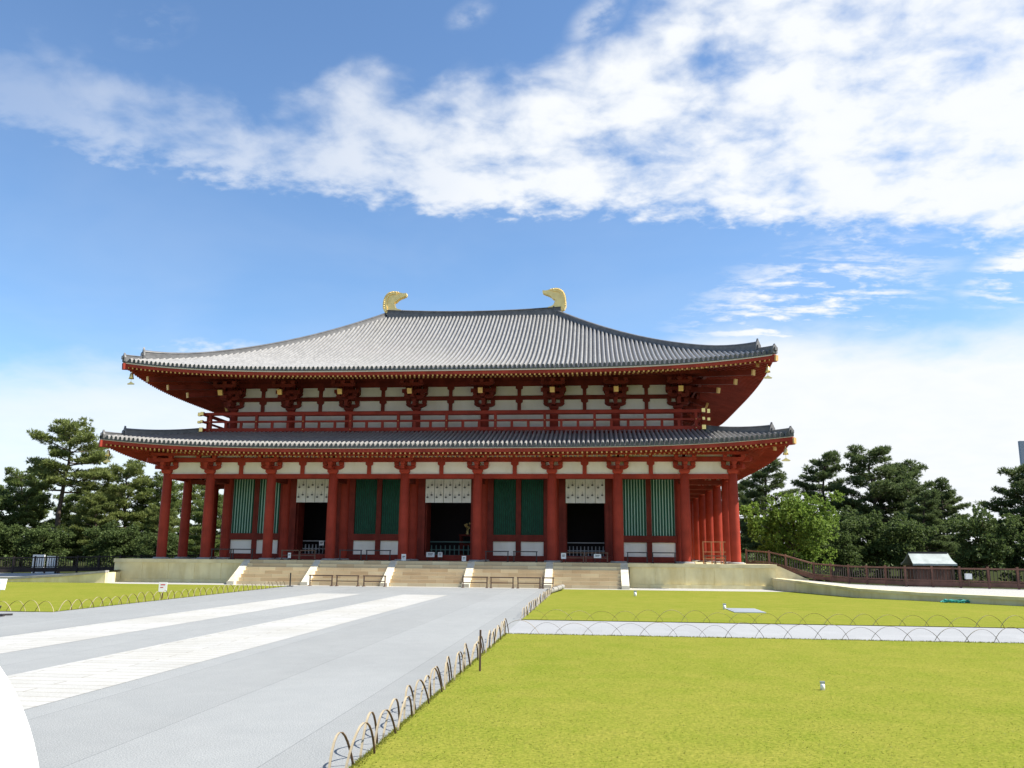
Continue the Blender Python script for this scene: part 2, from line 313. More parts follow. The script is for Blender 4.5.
def grid_obj(name, verts, faces, mats, parent=None, midx=None, smooth=False):
    me = bpy.data.meshes.new(name); verts = np.asarray(verts, np.float32); faces = np.asarray(faces, np.int32); k = faces.shape[1]
    me.vertices.add(len(verts)); me.vertices.foreach_set('co', verts.ravel())
    me.loops.add(faces.size); me.loops.foreach_set('vertex_index', faces.ravel())
    me.polygons.add(len(faces)); me.polygons.foreach_set('loop_start', np.arange(0, faces.size, k, dtype=np.int32))
    for q in (mats if isinstance(mats,(list,tuple)) else [mats]): me.materials.append(V[q])
    if midx is not None: me.polygons.foreach_set('material_index', midx)
    me.polygons.foreach_set('use_smooth', np.full(len(faces), smooth))
    me.update(calc_edges=True); me.validate()
    o = bpy.data.objects.new(name, me); COL.objects.link(o)
    if parent: o.parent = parent
    return o
def tag(o, label=None, cat=None, group=None, kind=None):
    if label: o['label'] = label
    if cat: o['category'] = cat
    if group: o['group'] = group
    if kind: o['kind'] = kind
    return o
def empty(name, loc=(0,0,0), rz=0):
    o = bpy.data.objects.new(name, None); COL.objects.link(o); o.location = loc; o.rotation_euler = (0,0,rz); o.empty_display_size = .2
    return o
def copy_tree(o, parent=None):
    c = o.copy(); COL.objects.link(c); c.parent = parent
    for ch in [k for k in bpy.data.objects if k.parent == o]: copy_tree(ch, c)
    return c
def twin(o, loc, rz=0, parent=None):                    # copy of one mesh object
    c = o.copy(); COL.objects.link(c); c.location = loc; c.rotation_euler = (0,0,rz); c.parent = parent or o.parent
    return c
def sheet(name, poly, z, m, kind='structure'):
    b = MB(); b.add([(x,y,z) for x,y in poly], [tuple(range(len(poly)))]); o = b.build(name, m); o['kind'] = kind; return o

# ------------------------------------------------------------------ ground
sheet('ground', [(-1500,-1500),(1500,-1500),(1500,1500),(-1500,1500)], -.03, 'earth')
sheet('pavement', [(-7.55,-90),(7.58,-90),(7.58,-5.0),(-7.55,-5.0)], 0.0, 'pave')
sheet('side_pavement', [(-60,-60),(-7.55,-60),(-7.55,-28.65),(-60,-28.65)], 0.0, 'pave')
sheet('paving_stripe', [(-3.22,-90),(-1.16,-90),(-1.16,-14.1),(-3.22,-14.1)], .004, 'stripe')
sheet('paving_stripe', [(.86,-90),(2.94,-90),(2.94,-14.1),(.86,-14.1)], .004, 'stripe')
sheet('path', [(7.58,-33.3),(60,-34.1),(60,-29.6),(7.58,-28.75)], 0.0, 'path')
sheet('lawn', [(7.6,-90),(60,-90),(60,-34.2),(7.6,-33.38)], .012, 'lawn')
sheet('lawn', [(7.6,-28.7),(60,-29.5),(60,-20),(29.8,-20.4),(26.9,-17.2),(24.1,-13.7),(22.1,-11.8),(20.5,-5.6),(7.6,-5.6)], .012, 'lawn')
sheet('lawn', [(-60,-28.6),(-7.0,-28.6),(-7.58,-5.6),(-18,-5.4),(-19.2,-4.75),(-60,-5.7)], .012, 'lawn')
sheet('gravel_bed', [(-19.9,-5.6),(20.45,-5.6),(20.45,-2.2),(-19.9,-2.2)], .006, 'gravel')

# fine grass blades over the lawn near the viewer
def grass():
    n = 52000
    d = RNG.random(n)
    y = -50.2 + 17.0*(d**1.7); x = 7.62 + (RNG.random(n)**1.15)*(4.5+0.62*(y+54.7))
    # border tufts along the paving edge, denser
    nb = 9000; x[:nb] = 7.585+np.abs(RNG.normal(0,.03,nb)); y[:nb] = -50+RNG.random(nb)*16.6
    x[5000:nb] = 7.6+14*RNG.random(4000); y[5000:nb] = -33.36-.0157*(x[5000:nb]-7.6)-np.abs(RNG.normal(0,.03,4000))
    hgt = RNG.uniform(.004,.013,n); hgt[:nb] *= 2.6; a = RNG.random(n)*2*np.pi; w = RNG.uniform(.004,.008,n)
    tx, ty = RNG.normal(0,.018,n), RNG.normal(0,.018,n)
    b1 = np.stack([x+np.cos(a)*w, y+np.sin(a)*w, np.full(n,.011)],1); b2 = np.stack([x-np.cos(a)*w, y-np.sin(a)*w, np.full(n,.011)],1)
    t = np.stack([x+tx, y+ty, .012+hgt],1)
    vs = np.stack([b1,b2,t],1).reshape(-1,3)
    o = grid_obj('grass_blades', vs, np.arange(3*n).reshape(-1,3), 'blade'); o['kind'] = 'stuff'
    tag(o, 'short yellow green mown grass blades on the near lawn', 'grass')
grass()

# ------------------------------------------------------------------ stone podium
ZP = 1.42
pod = tag(empty('stone_podium', (0,-2.1,0)), 'long beige stone podium with five stairways under the red hall', 'podium')
pod_off = Vector((0,2.1,0))
def P(b, name, m, parent=None): return b.build(name, m, parent or pod, pod_off if parent is None else None)
PX, PY0, PY1 = 20.3, -2.1, 25.1
b = MB(); b.box(-PX-.12,PX+.12,PY0-.12,PY1+.12,0,.20); P(b,'base_course','podium')
b = MB(); b.box(-PX+.14,PX-.14,PY0+.14,PY1-.14,.20,ZP-.20); P(b,'core_wall','floor')
b = MB(); b.box(-PX,PX,PY0,PY1,ZP-.22,ZP); P(b,'top_slab','slab')
for x0, x1 in ((-PX,-11.75),(11.75,PX)):                                 # upright facing stones
    n = 5; e = np.linspace(x0+.02,x1-.02,n+1)
    for i in range(n):
        b = MB(); b.box(e[i]+.02,e[i+1]-.02,PY0+.07,PY0+.3,.203,ZP-.223); P(b,'facing_stone','podium')
        if 0 < i: 
            b = MB(); b.box(e[i]-.16,e[i]+.16,PY0+.035,PY0+.2,.203,ZP-.223); P(b,'pilaster','podium')
for i in range(10):
    for sx in (-1,1):
        y = PY0+1+i*2.6
        b = MB(); b.box(min(sx*(PX-.02),sx*(PX-.3)),max(sx*(PX-.02),sx*(PX-.3)),y,y+.3,.203,ZP-.223); P(b,'pilaster','podium')
BX = [-11.55,-7.12,-2.39,2.36,7.06,11.45]
for i in range(5):
    b = MB(); n = 7; x0, x1 = BX[i]+.2, BX[i+1]-.2
    for k in range(n):
        z1 = ZP*(k+1)/n-.004; y = -4.30+k*(2.2/n)
        b.box(x0,x1,y,-2.08-.002*k,z1-ZP/n+ (.0 if k==0 else .001),z1)
    P(b,'stair','stair')
for x in BX:
    b = MB(); b.prism([(-4.66,0),(-1.9,0),(-1.9,ZP+.02),(-2.2,ZP+.02),(-4.50,.20),(-4.66,.20)],-.22,.22)
    b.v = [(x+vy, vx, vz) for vx, vy, vz in b.v]; b.f = [f[::-1] for f in b.f]
    P(b,'stair_balustrade','bal')

# ------------------------------------------------------------------ the hall
hall = tag(empty('temple_hall', (0,11.5,ZP)), 'large red and white temple hall with two grey tiled hip roofs', 'temple')
hoff = -Vector((0,11.5,ZP))
def H(b, name, m, parent=None):
    o = b.build(name, m, parent or hall)
    if parent is None: o.location = hoff
    return o
sh = 36.6/124
XS = [-18.3+sh*k for k in (0,10,24,38,54,70,86,100,114,124)]
YS = [0,2.95,7.23,11.5,15.77,20.05,23.0]
YC = 11.5; HR = 6.85
# --- columns
def column_mesh(z1, r):
    b = MB(); h = z1-1.5
    b.lathe([(.0,1.40),(.52,1.40),(.52,1.46),(.47,1.52),(r*1.02,1.53)], n=20, m=1)
    b.lathe([(r,1.5),(r*1.01,1.5+h*.3),(r*.99,1.5+h*.6),(r*.90,z1-.05),(r*.84,z1),(0,z1)], n=20)
    return b
c0 = None
for i, x in enumerate(XS):
    for j, y in enumerate(YS):
        if not (i in (0,9) or j in (0,6)): continue
        if c0 is None: c0 = column_mesh(6.9,.315).build('column',['red','floor'],hall)
        o = c0 if (i,j)==(0,0) else twin(c0,(0,0,0))
        o.location = hoff+Vector((x,y,0))
c1 = None
for i in range(1,9):
    for j in (1,2,3,4,5):
        if not (i in (1,8) or j in (1,5)): continue
        if c1 is None: c1 = column_mesh(11.5,.32).build('core_column',['red','floor'],hall); o = c1
        else: o = twin(c1,(0,0,0))
        o.location = hoff+Vector((XS[i],YS[j],0))
# --- tie beams of the lower storey (all round)
def ring(name, x, y0, y1, z0, z1, t, m='red', ext=0.):
    for sgn, yy in ((-1,y0),(1,y1)):
        b = MB(); b.box(-x-ext,x+ext,yy-t/2,yy+t/2,z0,z1); H(b,name,m)
    for sx in (-1,1):
        b = MB(); b.box(sx*x-t/2,sx*x+t/2,y0-ext+t/2+.002 if not ext else y0-ext,y1+ext-t/2-.002 if not ext else y1+ext,z0+.003,z1-.003); H(b,name,m)
ring('tie_beam',18.3,0,23,6.60,6.89,.26)
ring('upper_beam',18.3,0,23,7.66,7.96,.30)
# --- lower plaster panels and struts between the columns
def strut_mesh(h, w=.26):
    b = MB(); b.prism([(-w/2,0),(w/2,0),(w/2,h-.24),(.24,h-.16),(.24,h),(-.24,h),(-.24,h-.16),(-w/2,h-.24)],-.14,.06); return b
for i in range(9):
    for yy, nrm in ((0,1),(23,-1)):
        b = MB(); b.box(XS[i]+.1,XS[i+1]-.1,yy-.03,yy+.05,6.893,8.32); H(b,'plaster_panel','plaster')
    if 0 < i < 8:
        b = strut_mesh(.765); H(b,'strut','red').location = hoff+Vector(((XS[i]+XS[i+1])/2,0,6.893))
        b = MB(); b.box(-.11,.11,-.12,.05,0,.3); H(b,'strut','red').location = hoff+Vector(((XS[i]+XS[i+1])/2,0,7.963))
for j in range(6):
    for sx in (-1,1):
        b = MB(); b.box(sx*18.3-.04,sx*18.3+.04,YS[j]+.1,YS[j+1]-.1,6.893,8.32); H(b,'plaster_panel','plaster')
        if 0 < j < 5:
            H(strut_mesh(.765),'strut','red').location = hoff+Vector((sx*18.3,(YS[j]+YS[j+1])/2,6.893))
            o = [k for k in hall.children if k.name.startswith('strut')][-1]; o.rotation_euler = (0,0,sx*math.pi/2)
# --- lower bracket sets
def arm(b, hl, z0, z1, y0=-.13, y1=.13, m=0):
    c = (z1-z0)
    b.prism([(-hl+.30,z0),(hl-.30,z0),(hl-.14,z0+c*.22),(hl-.03,z0+c*.55),(hl,z1),(-hl,z1),(-hl+.03,z0+c*.55),(-hl+.14,z0+c*.22)],y0,y1,m)
def block(b, x, y, z0, w=.30, h=.22, m=0):
    for k, (za, zb, wa, wb) in enumerate(((z0,z0+h*.45,w*.72,w),(z0+h*.45,z0+h,w,w))):
        vs = []
        for z, q in ((za,wa),(zb,wb)):
            for i, j in ((-1,-1),(1,-1),(1,1),(-1,1)): vs.append((x+i*q/2,y+j*q/2,z))
        b.add(vs,[(3,2,1,0),(4,5,6,7),(0,1,5,4),(1,2,6,5),(2,3,7,6),(3,0,4,7)],m)
def lower_bracket():
    b = MB(); block(b,0,0,0,.66,.27); arm(b,.70,.27,.52,-.24,.10); 
    for x in (-.54,0,.54): block(b,x,-.10,.52,.30,.24)
    b.box(-.11,.11,-.95,-.241,.28,.50); block(b,0,-.82,.50,.28,.22); arm(b,.70,.72,.95,-.92,-.72)
    for x in (-.54,.54): block(b,x,-.82,.95,.26,.18)
    b.box(-.10,.10,-.72,.10,.73,.94)
    return b
def corner_extra(b, L_, z0, z1):
    d = Vector((-1,-1,0)).normalized()
    b.bar((0,0,(z0+z1)/2), d*L_+Vector((0,0,(z0+z1)/2)), .22, z1-z0)
lb = None
def put_bracket(mesh_fn, x, y, z, rz, name, mats, cache={}):
    key = mesh_fn.__name__
    if key not in cache: cache[key] = mesh_fn().build(name,mats,hall); o = cache[key]
    else: o = twin(cache[key],(0,0,0))
    o.location = hoff+Vector((x,y,z)); o.rotation_euler = (0,0,rz); return o
for x in XS: put_bracket(lower_bracket,x,0,6.895,0,'bracket_set',['red'])
for y in YS[1:]:
    put_bracket(lower_bracket,-18.3,y,6.895,-math.pi/2,'bracket_set',['red']); put_bracket(lower_bracket,18.3,y,6.895,math.pi/2,'bracket_set',['red'])
for sx in (-1,1):
    b = MB(); b.bar((sx*18.3,0,7.30),(sx*18.9,-.6,7.30),.24,.24); b.bar((sx*18.3,0,7.72),(sx*19.3,-1.0,7.72),.24,.26); H(b,'corner_arm','red')
# --- corridor ceiling and cross beams
b = MB(); b.box(-18.2,18.2,.12,2.8,7.98,8.04); H(b,'corridor_ceiling','darkred')
for sx in (-1,1):
    b = MB(); b.box(min(sx*15.5,sx*18.2),max(sx*15.5,sx*18.2),2.81,22.9,7.98,8.04); H(b,'corridor_ceiling','darkred')
for i in range(1,9):
    b = MB(); b.box(XS[i]-.13,XS[i]+.13,.15,2.7,6.45,6.75); H(b,'corridor_beam','darkred')
for sx in (-1,1):
    for y in YS[1:6]:
        b = MB(); b.box(min(sx*15.6,sx*18.1),max(sx*15.6,sx*18.1),y-.13,y+.13,6.45,6.75); H(b,'corridor_beam','darkred')
# --- core wall, front: lattice bays and doorways
YW = 2.95
b = MB(); b.box(-15.3,15.3,YW-.12,YW+.12,6.80,7.2); H(b,'lintel','darkred')
b = MB(); b.box(-15.3,15.3,YW-.05,YW+.05,7.2,9.9); H(b,'transom_wall','plaster')
def lattice_bay(xa, xb, bright):
    xa += .30; xb -= .30; xm = (xa+xb)/2; hw = min(.75,(xb-xa)/2-.62)
    b = MB(); b.box(xa,xb,YW-.16,YW+.10,1.43,1.79); H(b,'base_beam','darkred')
    b = MB(); b.box(xa,xb,YW-.16,YW+.10,2.71,3.14); H(b,'sill_beam','darkred')
    # upright boards left, middle, right
    cx = .17 + hw
    for u0, u1 in ((xa,xm-cx-hw),(xm-.17,xm+.17),(xm+cx+hw,xb)):
        b = MB(); b.box(u0,u1,YW-.13,YW+.08,3.143,6.797); H(b,'upright','darkred')
        b = MB(); b.box(u0,u1,YW-.12,YW+.07,1.793,2.707); H(b,'upright','darkred')
    for sgn in (-1,1):
        c = xm+sgn*cx
        b = MB(); b.box(c-hw,c+hw,YW-.02,YW+.04,1.793,2.707); H(b,'white_panel','plaster')
        b = MB(); n = 11 if not bright else 8; p = 2*hw/n
        for k in range(n):
            xk = c-hw+(k+.5)*p; q = p*(.42 if not bright else .435)
            # square bars set cornerwise
            b.prism([(xk-q,0),(xk,-q*.8),(xk+q,0),(xk,q*.8)],3.143,6.797); 
        b.v = [(vx,YW-.02+vz,vy) for vx,vy,vz in b.v]; b.f = [f[::-1] for f in b.f]
        w = H(b,'lattice_window','green')
        b2 = MB(); b2.box(c-hw,c+hw,(YW-.035 if bright else YW+.0),YW+.08,3.143,6.797); H(b2,'window_backing','pale' if bright else 'dark',w)  # in end bays the pale panel stands in for bright light between the bars
def door_bay(xa, xb, half):
    xa += .30; xb -= .30; xm = (xa+xb)/2
    b = MB(); b.box(xa,xb,YW-.18,YW+.16,1.43,1.80); H(b,'threshold','darkred')
    for sgn in (-1,1):
        e = xa if sgn < 0 else xb; q = xm+sgn*half
        b = MB(); b.box(min(e,q+sgn*.22),max(e,q+sgn*.22),YW-.10,YW+.10,1.803,6.797); H(b,'side_board','darkred')
        b = MB(); b.box(min(q,q+sgn*.218),max(q,q+sgn*.218),YW-.17,YW+.15,1.803,6.797); H(b,'door_jamb','darkred')
        d = MB(); y0 = YW+.2                                             # leaf swung open inwards
        d.box(q-sgn*.02-.04,q-sgn*.02+.04,y0,y0+half*.95,1.82,6.5); H(d,'door_leaf','darkred')
for i, kind in zip(range(1,8),'LDLDLDL'):
    if kind == 'L': lattice_bay(XS[i],XS[i+1], i in (1,7))
    else: door_bay(XS[i],XS[i+1], 1.55 if i==4 else 1.3)
# other core walls
for sx in (-1,1):
    for j in range(1,5):
        b = MB(); b.box(sx*15.35-.06,sx*15.35+.06,YS[j]+.25,YS[j+1]-.25,1.43,6.9); H(b,'side_wall','darkred')
    b = MB(); b.box(sx*15.35-.05,sx*15.35+.05,YS[1]+.2,YS[5]-.2,6.9,9.9); H(b,'transom_wall','plaster')
b = MB(); b.box(-15.2,15.2,20.0,20.1,1.43,9.9); H(b,'rear_wall','darkred')
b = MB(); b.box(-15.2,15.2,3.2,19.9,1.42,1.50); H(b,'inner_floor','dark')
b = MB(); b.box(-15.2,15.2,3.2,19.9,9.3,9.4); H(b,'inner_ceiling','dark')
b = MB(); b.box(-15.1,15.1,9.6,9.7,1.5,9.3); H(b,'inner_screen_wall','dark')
# --- upper storey
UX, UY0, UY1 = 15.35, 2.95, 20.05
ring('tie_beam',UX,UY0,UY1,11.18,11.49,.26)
ring('middle_beam',UX,UY0,UY1,12.20,12.48,.30,'darkred')  # here and on the upper beam, eave shade is put into the darker red
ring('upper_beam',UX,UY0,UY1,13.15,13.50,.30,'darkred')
for i in range(1,8):
    for yy in (UY0,UY1):
        b = MB(); b.box(XS[i]+.02,XS[i+1]-.02,yy-.03,yy+.05,9.6,13.3); H(b,'plaster_panel','plaster')
    xm = (XS[i]+XS[i+1])/2
    H(strut_mesh(.71,.24),'strut','darkred').location = hoff+Vector((xm,UY0,11.492))
    H(strut_mesh(.665,.24),'strut','darkred').location = hoff+Vector((xm,UY0,12.483))
for j in range(1,5):
    for sx in (-1,1):
        b = MB(); b.box(sx*UX-.04,sx*UX+.04,YS[j]+.1,YS[j+1]-.1,9.6,13.3); H(b,'plaster_panel','plaster')
def upper_bracket():
    b = MB(); block(b,0,0,0,.64,.22); arm(b,.72,.22,.46,-.24,.10)
    for x in (-.56,0,.56): block(b,x,-.08,.46,.30,.24)
    arm(b,.78,.985,1.24,-.24,.10)
    for x in (-.6,0,.6): block(b,x,-.08,1.24,.34,.40)
    b.box(-.12,.12,-1.0,-.241,.24,.46); block(b,0,-.86,.46,.28,.22); arm(b,.72,.68,.92,-.98,-.76)
    for x in (-.56,0,.56): block(b,x,-.87,.92,.28,.20)
    b.box(-.12,.12,-1.75,-.241,.70,.92); b.box(-.85,.85,-.98,-.76,1.12,1.36)
    b.bar((0,.3,2.05),(0,-2.42,.98),.24,.30)                          # tail rafter
    arm(b,.85,1.40,1.62,-1.92,-1.70); b.box(-.12,.12,-1.95,-1.66,1.15,1.40)
    for x in (-.66,0,.66): block(b,x,-1.81,1.62,.28,.20)
    b.box(-.30,.30,-.30,.12,1.0,2.2)
    return b
def gold_cap(x, y, z, dirv, w, h, ln, parent):
    b = MB(); d = Vector(dirv).normalized(); a = Vector((x,y,z)); b.bar(a,a+d*ln,w,h); b.add([v for v in b.v[:4]],[(0,1,2,3)])
    return b.build('gold_cap','goldcap',parent)
dv = Vector((0,-2.72,-1.07)).normalized()
ub0 = None
for k in range(1,9):
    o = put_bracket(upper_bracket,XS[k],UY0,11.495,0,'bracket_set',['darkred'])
    gold_cap(0,-2.40,.985,dv,.30,.36,.16,o)
for y in YS[2:6]:
    for sx in (-1,1):
        o = put_bracket(upper_bracket,sx*UX,y,11.495,sx*math.pi/2,'bracket_set',['darkred'])
        gold_cap(0,-2.40,.985,dv,.30,.36,.16,o)
for sx in (-1,1):
    for t, z, back in ((2.35,12.30,.2),(3.3,12.66,.6),(4.25,13.05,1.2)):
        b = MB(); p0 = Vector((sx*(UX+back-.6),UY0-back+.6,z+.65)); p1 = Vector((sx*(UX+t),UY0-t,z)); b.bar(p0,p1,.26,.32)
        o = H(b,'corner_tail_rafter','darkred'); d = (p1-p0).normalized()
        gold_cap(*(p1-d*.02),d,.27,.35,.07 if sx < 0 else .10,o)
ring('eave_purlin',UX+1.8,UY0-1.8,UY1+1.8,13.52,13.78,.24,'darkred')
ring('eave_purlin',18.3+.82,-.82,23.82,8.02,8.20,.2,'red')

ring('cornice_board',UX,UY0,UY1,13.503,14.5,.12,'darkred')
# --- roofs
def up_z(s, q): return 20.58-.721*s+.01428*s*s+.75*(s/13.95)**3*q**4
def lo_z(s, q): return 8.30+.305*(14.6-s)+.001*(14.6-s)**2+.62*np.maximum(0,(s-8.5)/6.1)**2*q**4
def side_xy(side, u, s):                     # u: run along the eave, s: run down the slope from the ridge line
    if side == 'F': return u, YC-s
    if side == 'B': return -u, YC+s
    if side == 'R': return HR+s, YC+u
    return -(HR+s), YC-u
def tile_slope(b_v, b_f, b_m, side, zf, s0, S, rows, pitch=.292):
    end = side in 'LR'; W = (S if end else HR+S)
    n = int(round(2*W/pitch)); p = 2*W/n
    prof = ((.0,-.02),(.20,-.16),(.40,-.02),(.415,.40),(.51,.62),(.72,.74),(.91,.62),(.992,.40))
    us = []; hs = []
    for i in range(n):
        for f, h in prof: us.append(-W+(i+f)*p); hs.append(h*p)
    us.append(W); hs.append(0)
    us = np.array(us); hs = np.array(hs); k = len(us)
    smin = np.maximum(s0, np.abs(us)-(0 if end else HR))
    t = np.linspace(0,1,rows)[:,None]
    s = smin[None]+t*(S-smin[None]); U = np.broadcast_to(us,s.shape)
    w = s+(0 if end else HR)
    q = np.clip(np.abs(U)/np.maximum(w,1e-3),0,1)
    z = zf(s,q)+hs[None]
    X, Y = side_xy(side,U,s); X = np.broadcast_to(X,s.shape); Y = np.broadcast_to(Y,s.shape)
    o = sum(len(a) for a in b_v); b_v.append(np.stack([X,Y,z],-1).reshape(-1,3))
    r, c = np.meshgrid(np.arange(rows-1),np.arange(k-1),indexing='ij')
    a = (o+r*k+c).ravel(); b_f.append(np.stack([a,a+k,a+k+1,a+1],1)); b_m.append(np.zeros(len(a),np.int32))
    # front faces of the eave tiles: pan edge and round end discs, then a drop to the board below
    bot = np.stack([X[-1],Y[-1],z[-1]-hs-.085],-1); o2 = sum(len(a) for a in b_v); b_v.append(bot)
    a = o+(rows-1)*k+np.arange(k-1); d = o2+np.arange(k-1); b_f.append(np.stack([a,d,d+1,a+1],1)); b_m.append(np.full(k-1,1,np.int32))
def make_tiles(name, zf, s0, S, rows):
    v, f, m = [], [], []
    for side in 'FRBL': tile_slope(v,f,m,side,zf,s0,S,rows)
    o = grid_obj(name,np.concatenate(v),np.concatenate(f),['tile','endtile_shade'],hall,np.concatenate(m)); o.location = hoff; return o
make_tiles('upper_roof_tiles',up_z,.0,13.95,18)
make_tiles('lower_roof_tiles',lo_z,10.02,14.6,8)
# eave edges: pale board, red fascia, soffit boards
def strip(name, mats, zf, S, rows, sides='FRBL', n=60):
    """rows: list of (offset inwards from eave edge, dz under tile edge); swept along each eave, following its upturned corners"""
    v, f = [], []
    for side in sides:
        for r, (off, dz) in enumerate(rows):
            s = S-off; W = s+(0 if side in 'LR' else HR)
            t = np.linspace(-1,1,n); U = W*np.sign(t)*(1-(1-np.abs(t))**1.5)
            q = np.abs(U)/W; X, Y = side_xy(side,U,np.full(n,s)); z = zf(np.full(n,S),q)+dz
            v.append(np.stack([X,Y,z],-1))
        o = sum(len(a) for a in v)-len(rows)*n
        for r in range(len(rows)-1):
            a = o+r*n+np.arange(n-1); f.append(np.stack([a,a+n,a+n+1,a+1],1))
    ob = grid_obj(name,np.concatenate(v),np.concatenate(f),mats,hall); ob.location = hoff; return ob
strip('eave_board','edge',up_z,13.95,[(.02,-.06),(.02,-.155),(.10,-.157),(.10,-.05)])
strip('eave_fascia','red',up_z,13.95,[(.08,-.157),(.08,-.36),(.30,-.362),(.30,-.15)])
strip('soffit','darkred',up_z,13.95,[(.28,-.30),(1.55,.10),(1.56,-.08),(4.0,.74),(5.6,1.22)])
strip('inner_fascia','darkred',up_z,13.95,[(1.48,.09),(1.48,-.17),(1.66,-.172),(1.66,.09)])
strip('eave_board','edge',lo_z,14.6,[(.02,-.07),(.02,-.12),(.10,-.122),(.10,-.05)])
strip('eave_fascia','red',lo_z,14.6,[(.07,-.122),(.07,-.34),(.28,-.342),(.28,-.10)])
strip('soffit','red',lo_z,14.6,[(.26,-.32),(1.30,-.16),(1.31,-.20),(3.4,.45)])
strip('inner_fascia','red',lo_z,14.6,[(1.22,-.16),(1.22,-.43),(1.38,-.432),(1.38,-.2)])
# rafters: two rows under each eave; the 100 nearest the viewer are parts of their own, the rest one part
def eave_z(zf, S, side, u, off):
    s = S-off; W = s+(0 if side in 'LR' else HR); q = min(1,abs(u)/W); return float(zf(np.float64(S),np.float64(q)))
rest = MB(); single = []
def rafters(zf, S, outer, inner, pitch=.292):
    for side in 'FRL':
        W = S+(0 if side in 'LR' else HR)
        for (o0, z0, o1, z1, w, h, lim) in (outer, inner):
            n = int((W-.35)/pitch)
            for k in range(-n, n+1):
                u = (k+.0)*pitch
                ub = max(0, abs(u)-(W-lim))                # near the corner rafters shorten against the hip rafter
                oo1 = min(o1, max(o0+.25, W-abs(u)-.05))
                zz1 = z0+(z1-z0)*(oo1-o0)/(o1-o0)
                if abs(u) > W-o0-.2: continue
                za = eave_z(zf,S,side,u,o0); zb = eave_z(zf,S,side,u,o0)
                pa = Vector((*side_xy(side,u,S-oo1),zb+zz1)); pb = Vector((*side_xy(side,u,S-o0),za+z0))
                if side == 'F' and S > 14 and outer[0]==o0 and -7.3 <= u <= 21.8 and len(single) < 100:
                    b = MB(); b.bar(pa,pb,w,h,0,(0,0,1),1); single.append(b)
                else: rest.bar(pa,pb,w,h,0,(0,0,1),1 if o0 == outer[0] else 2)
rafters(lo_z,14.6,(.14,-.405,1.6,-.22,.095,.10,1.4),(1.26,-.48,3.2,.24,.105,.11,1.4))
for b in single: H(b,'rafter',['red','ochre'])
rafters(up_z,13.95,(.14,-.41,1.9,.10,.10,.11,2),(1.52,-.25,5.2,.98,.11,.12,2))
o = H(rest,'rafters',['red','ochre','ochreD']); o['kind'] = 'stuff'
# hip rafters under the corners
for zf, S, oi, dz in ((up_z,13.95,5.2,.55),(lo_z,14.6,3.2,.2)):
    for sx in (-1,1):
        zt = float(zf(np.float64(S),np.float64(1.)))
        a = Vector((sx*(HR+S-oi),YC-(S-oi),zt-.62+dz+(.30 if S < 14 else 0))); c = Vector((sx*(HR+S-.02),YC-(S-.02),zt-.36))
        b = MB(); b.bar(a,c,.30,.42); o = H(b,'hip_rafter','red'); d = (c-a).normalized()
        gold_cap(*(c-d*.02),d,.24,.34,.12,o) if sx > 0 else None
        a2 = c-d*1.35+Vector((0,0,-.30)); gold_cap(*a2,d,.22,.28,.10,o) if sx > 0 else None
# ridges
def hip_ridge(sx, sy, zf, s0, s1, name, extra, hgt=.46, tip=True, par=None):
    n = 26; b = MB(); L_, Rr = [], []
    pts = []
    for i in range(n):
        s = s0+(s1-s0)*i/(n-1); z = float(zf(np.float64(s),np.float64(1.)))
        hh = hgt+extra*max(0,(s-(s1-3.2))/3.2)**2.2
        pts.append((Vector((sx*(HR+s),YC+sy*s,z)),hh))
    side = Vector((sx,-sy,0)).normalized()*.20
    for p, hh in pts:
        L_.append(p); 
    vs = []
    for p, hh in pts:
        for k, (o, z) in enumerate(((1.1,-.08),(1.0,hh*.45),(.86,hh*.46),(.86,hh*.82),(1.0,hh*.84),(.8,hh*.97),(0,hh*1.06),(-.8,hh*.97),(-1.0,hh*.84),(-.86,hh*.82),(-.86,hh*.46),(-1.0,hh*.45),(-1.1,-.08))):
            vs.append(p+side*o+Vector((0,0,z)))
    K = 13
    fs = [(i*K+j,i*K+j+1,(i+1)*K+j+1,(i+1)*K+j) for i in range(n-1) for j in range(K-1)]
    b.add(vs,fs); b.add(vs[-K:],[tuple(range(K))]); b.add(vs[:K],[tuple(range(K))[::-1]])
    ob = H(b,name,'ridge')
    p, hh = pts[-1]; d = Vector((sx,sy,0)).normalized()
    o2 = MB(); Mx = Matrix.Translation(p) @ d.to_track_quat('-Y','Z').to_matrix().to_4x4(); o2.M = Mx
    o2.prism([(-.22,-.05),(.22,-.05),(.24,hh*.5),(.17,hh*.92),(.07,hh*1.08),(0,hh*1.30),(-.07,hh*1.08),(-.17,hh*.92),(-.24,hh*.5)],-.07,.04)
    o2.prism([(-.14,hh*.25),(.14,hh*.25),(.14,hh*.7),(0,hh*.82),(-.14,hh*.7)],-.16,-.09)
    x = o2.build('ridge_end_tile','ridge',ob)
    return ob
for sx in (-1,1):
    for sy in (-1,1):
        hip_ridge(sx,sy,up_z,-.25 if sx > 0 else .15,13.05,'hip_ridge',.26)
        hip_ridge(sx,sy,up_z,13.1,13.88,'lower_hip_ridge',.22,.20)
        hip_ridge(sx,sy,lo_z,10.1,13.55,'hip_ridge',.18,.42)
        hip_ridge(sx,sy,lo_z,13.6,14.45,'lower_hip_ridge',.22,.18)
b = MB(); n = 13; vs = []
for i in range(n):
    x = -6.75+14.0*i/(n-1); zt = 20.99+.19*((x-.25)/6.2)**2
    for y, z in ((-.34,20.3),(-.34,zt-.30),(-.28,zt-.29),(-.28,zt-.10),(-.36,zt-.09),(-.2,zt),(0,zt+.04),(.2,zt),(.36,zt-.09),(.28,zt-.10),(.28,zt-.29),(.34,zt-.30),(.34,20.3)): vs.append((x,YC+y,z))
K = 13; b.add(vs,[(i*K+j,i*K+j+1,(i+1)*K+j+1,(i+1)*K+j)[::-1] for i in range(n-1) for j in range(K-1)])
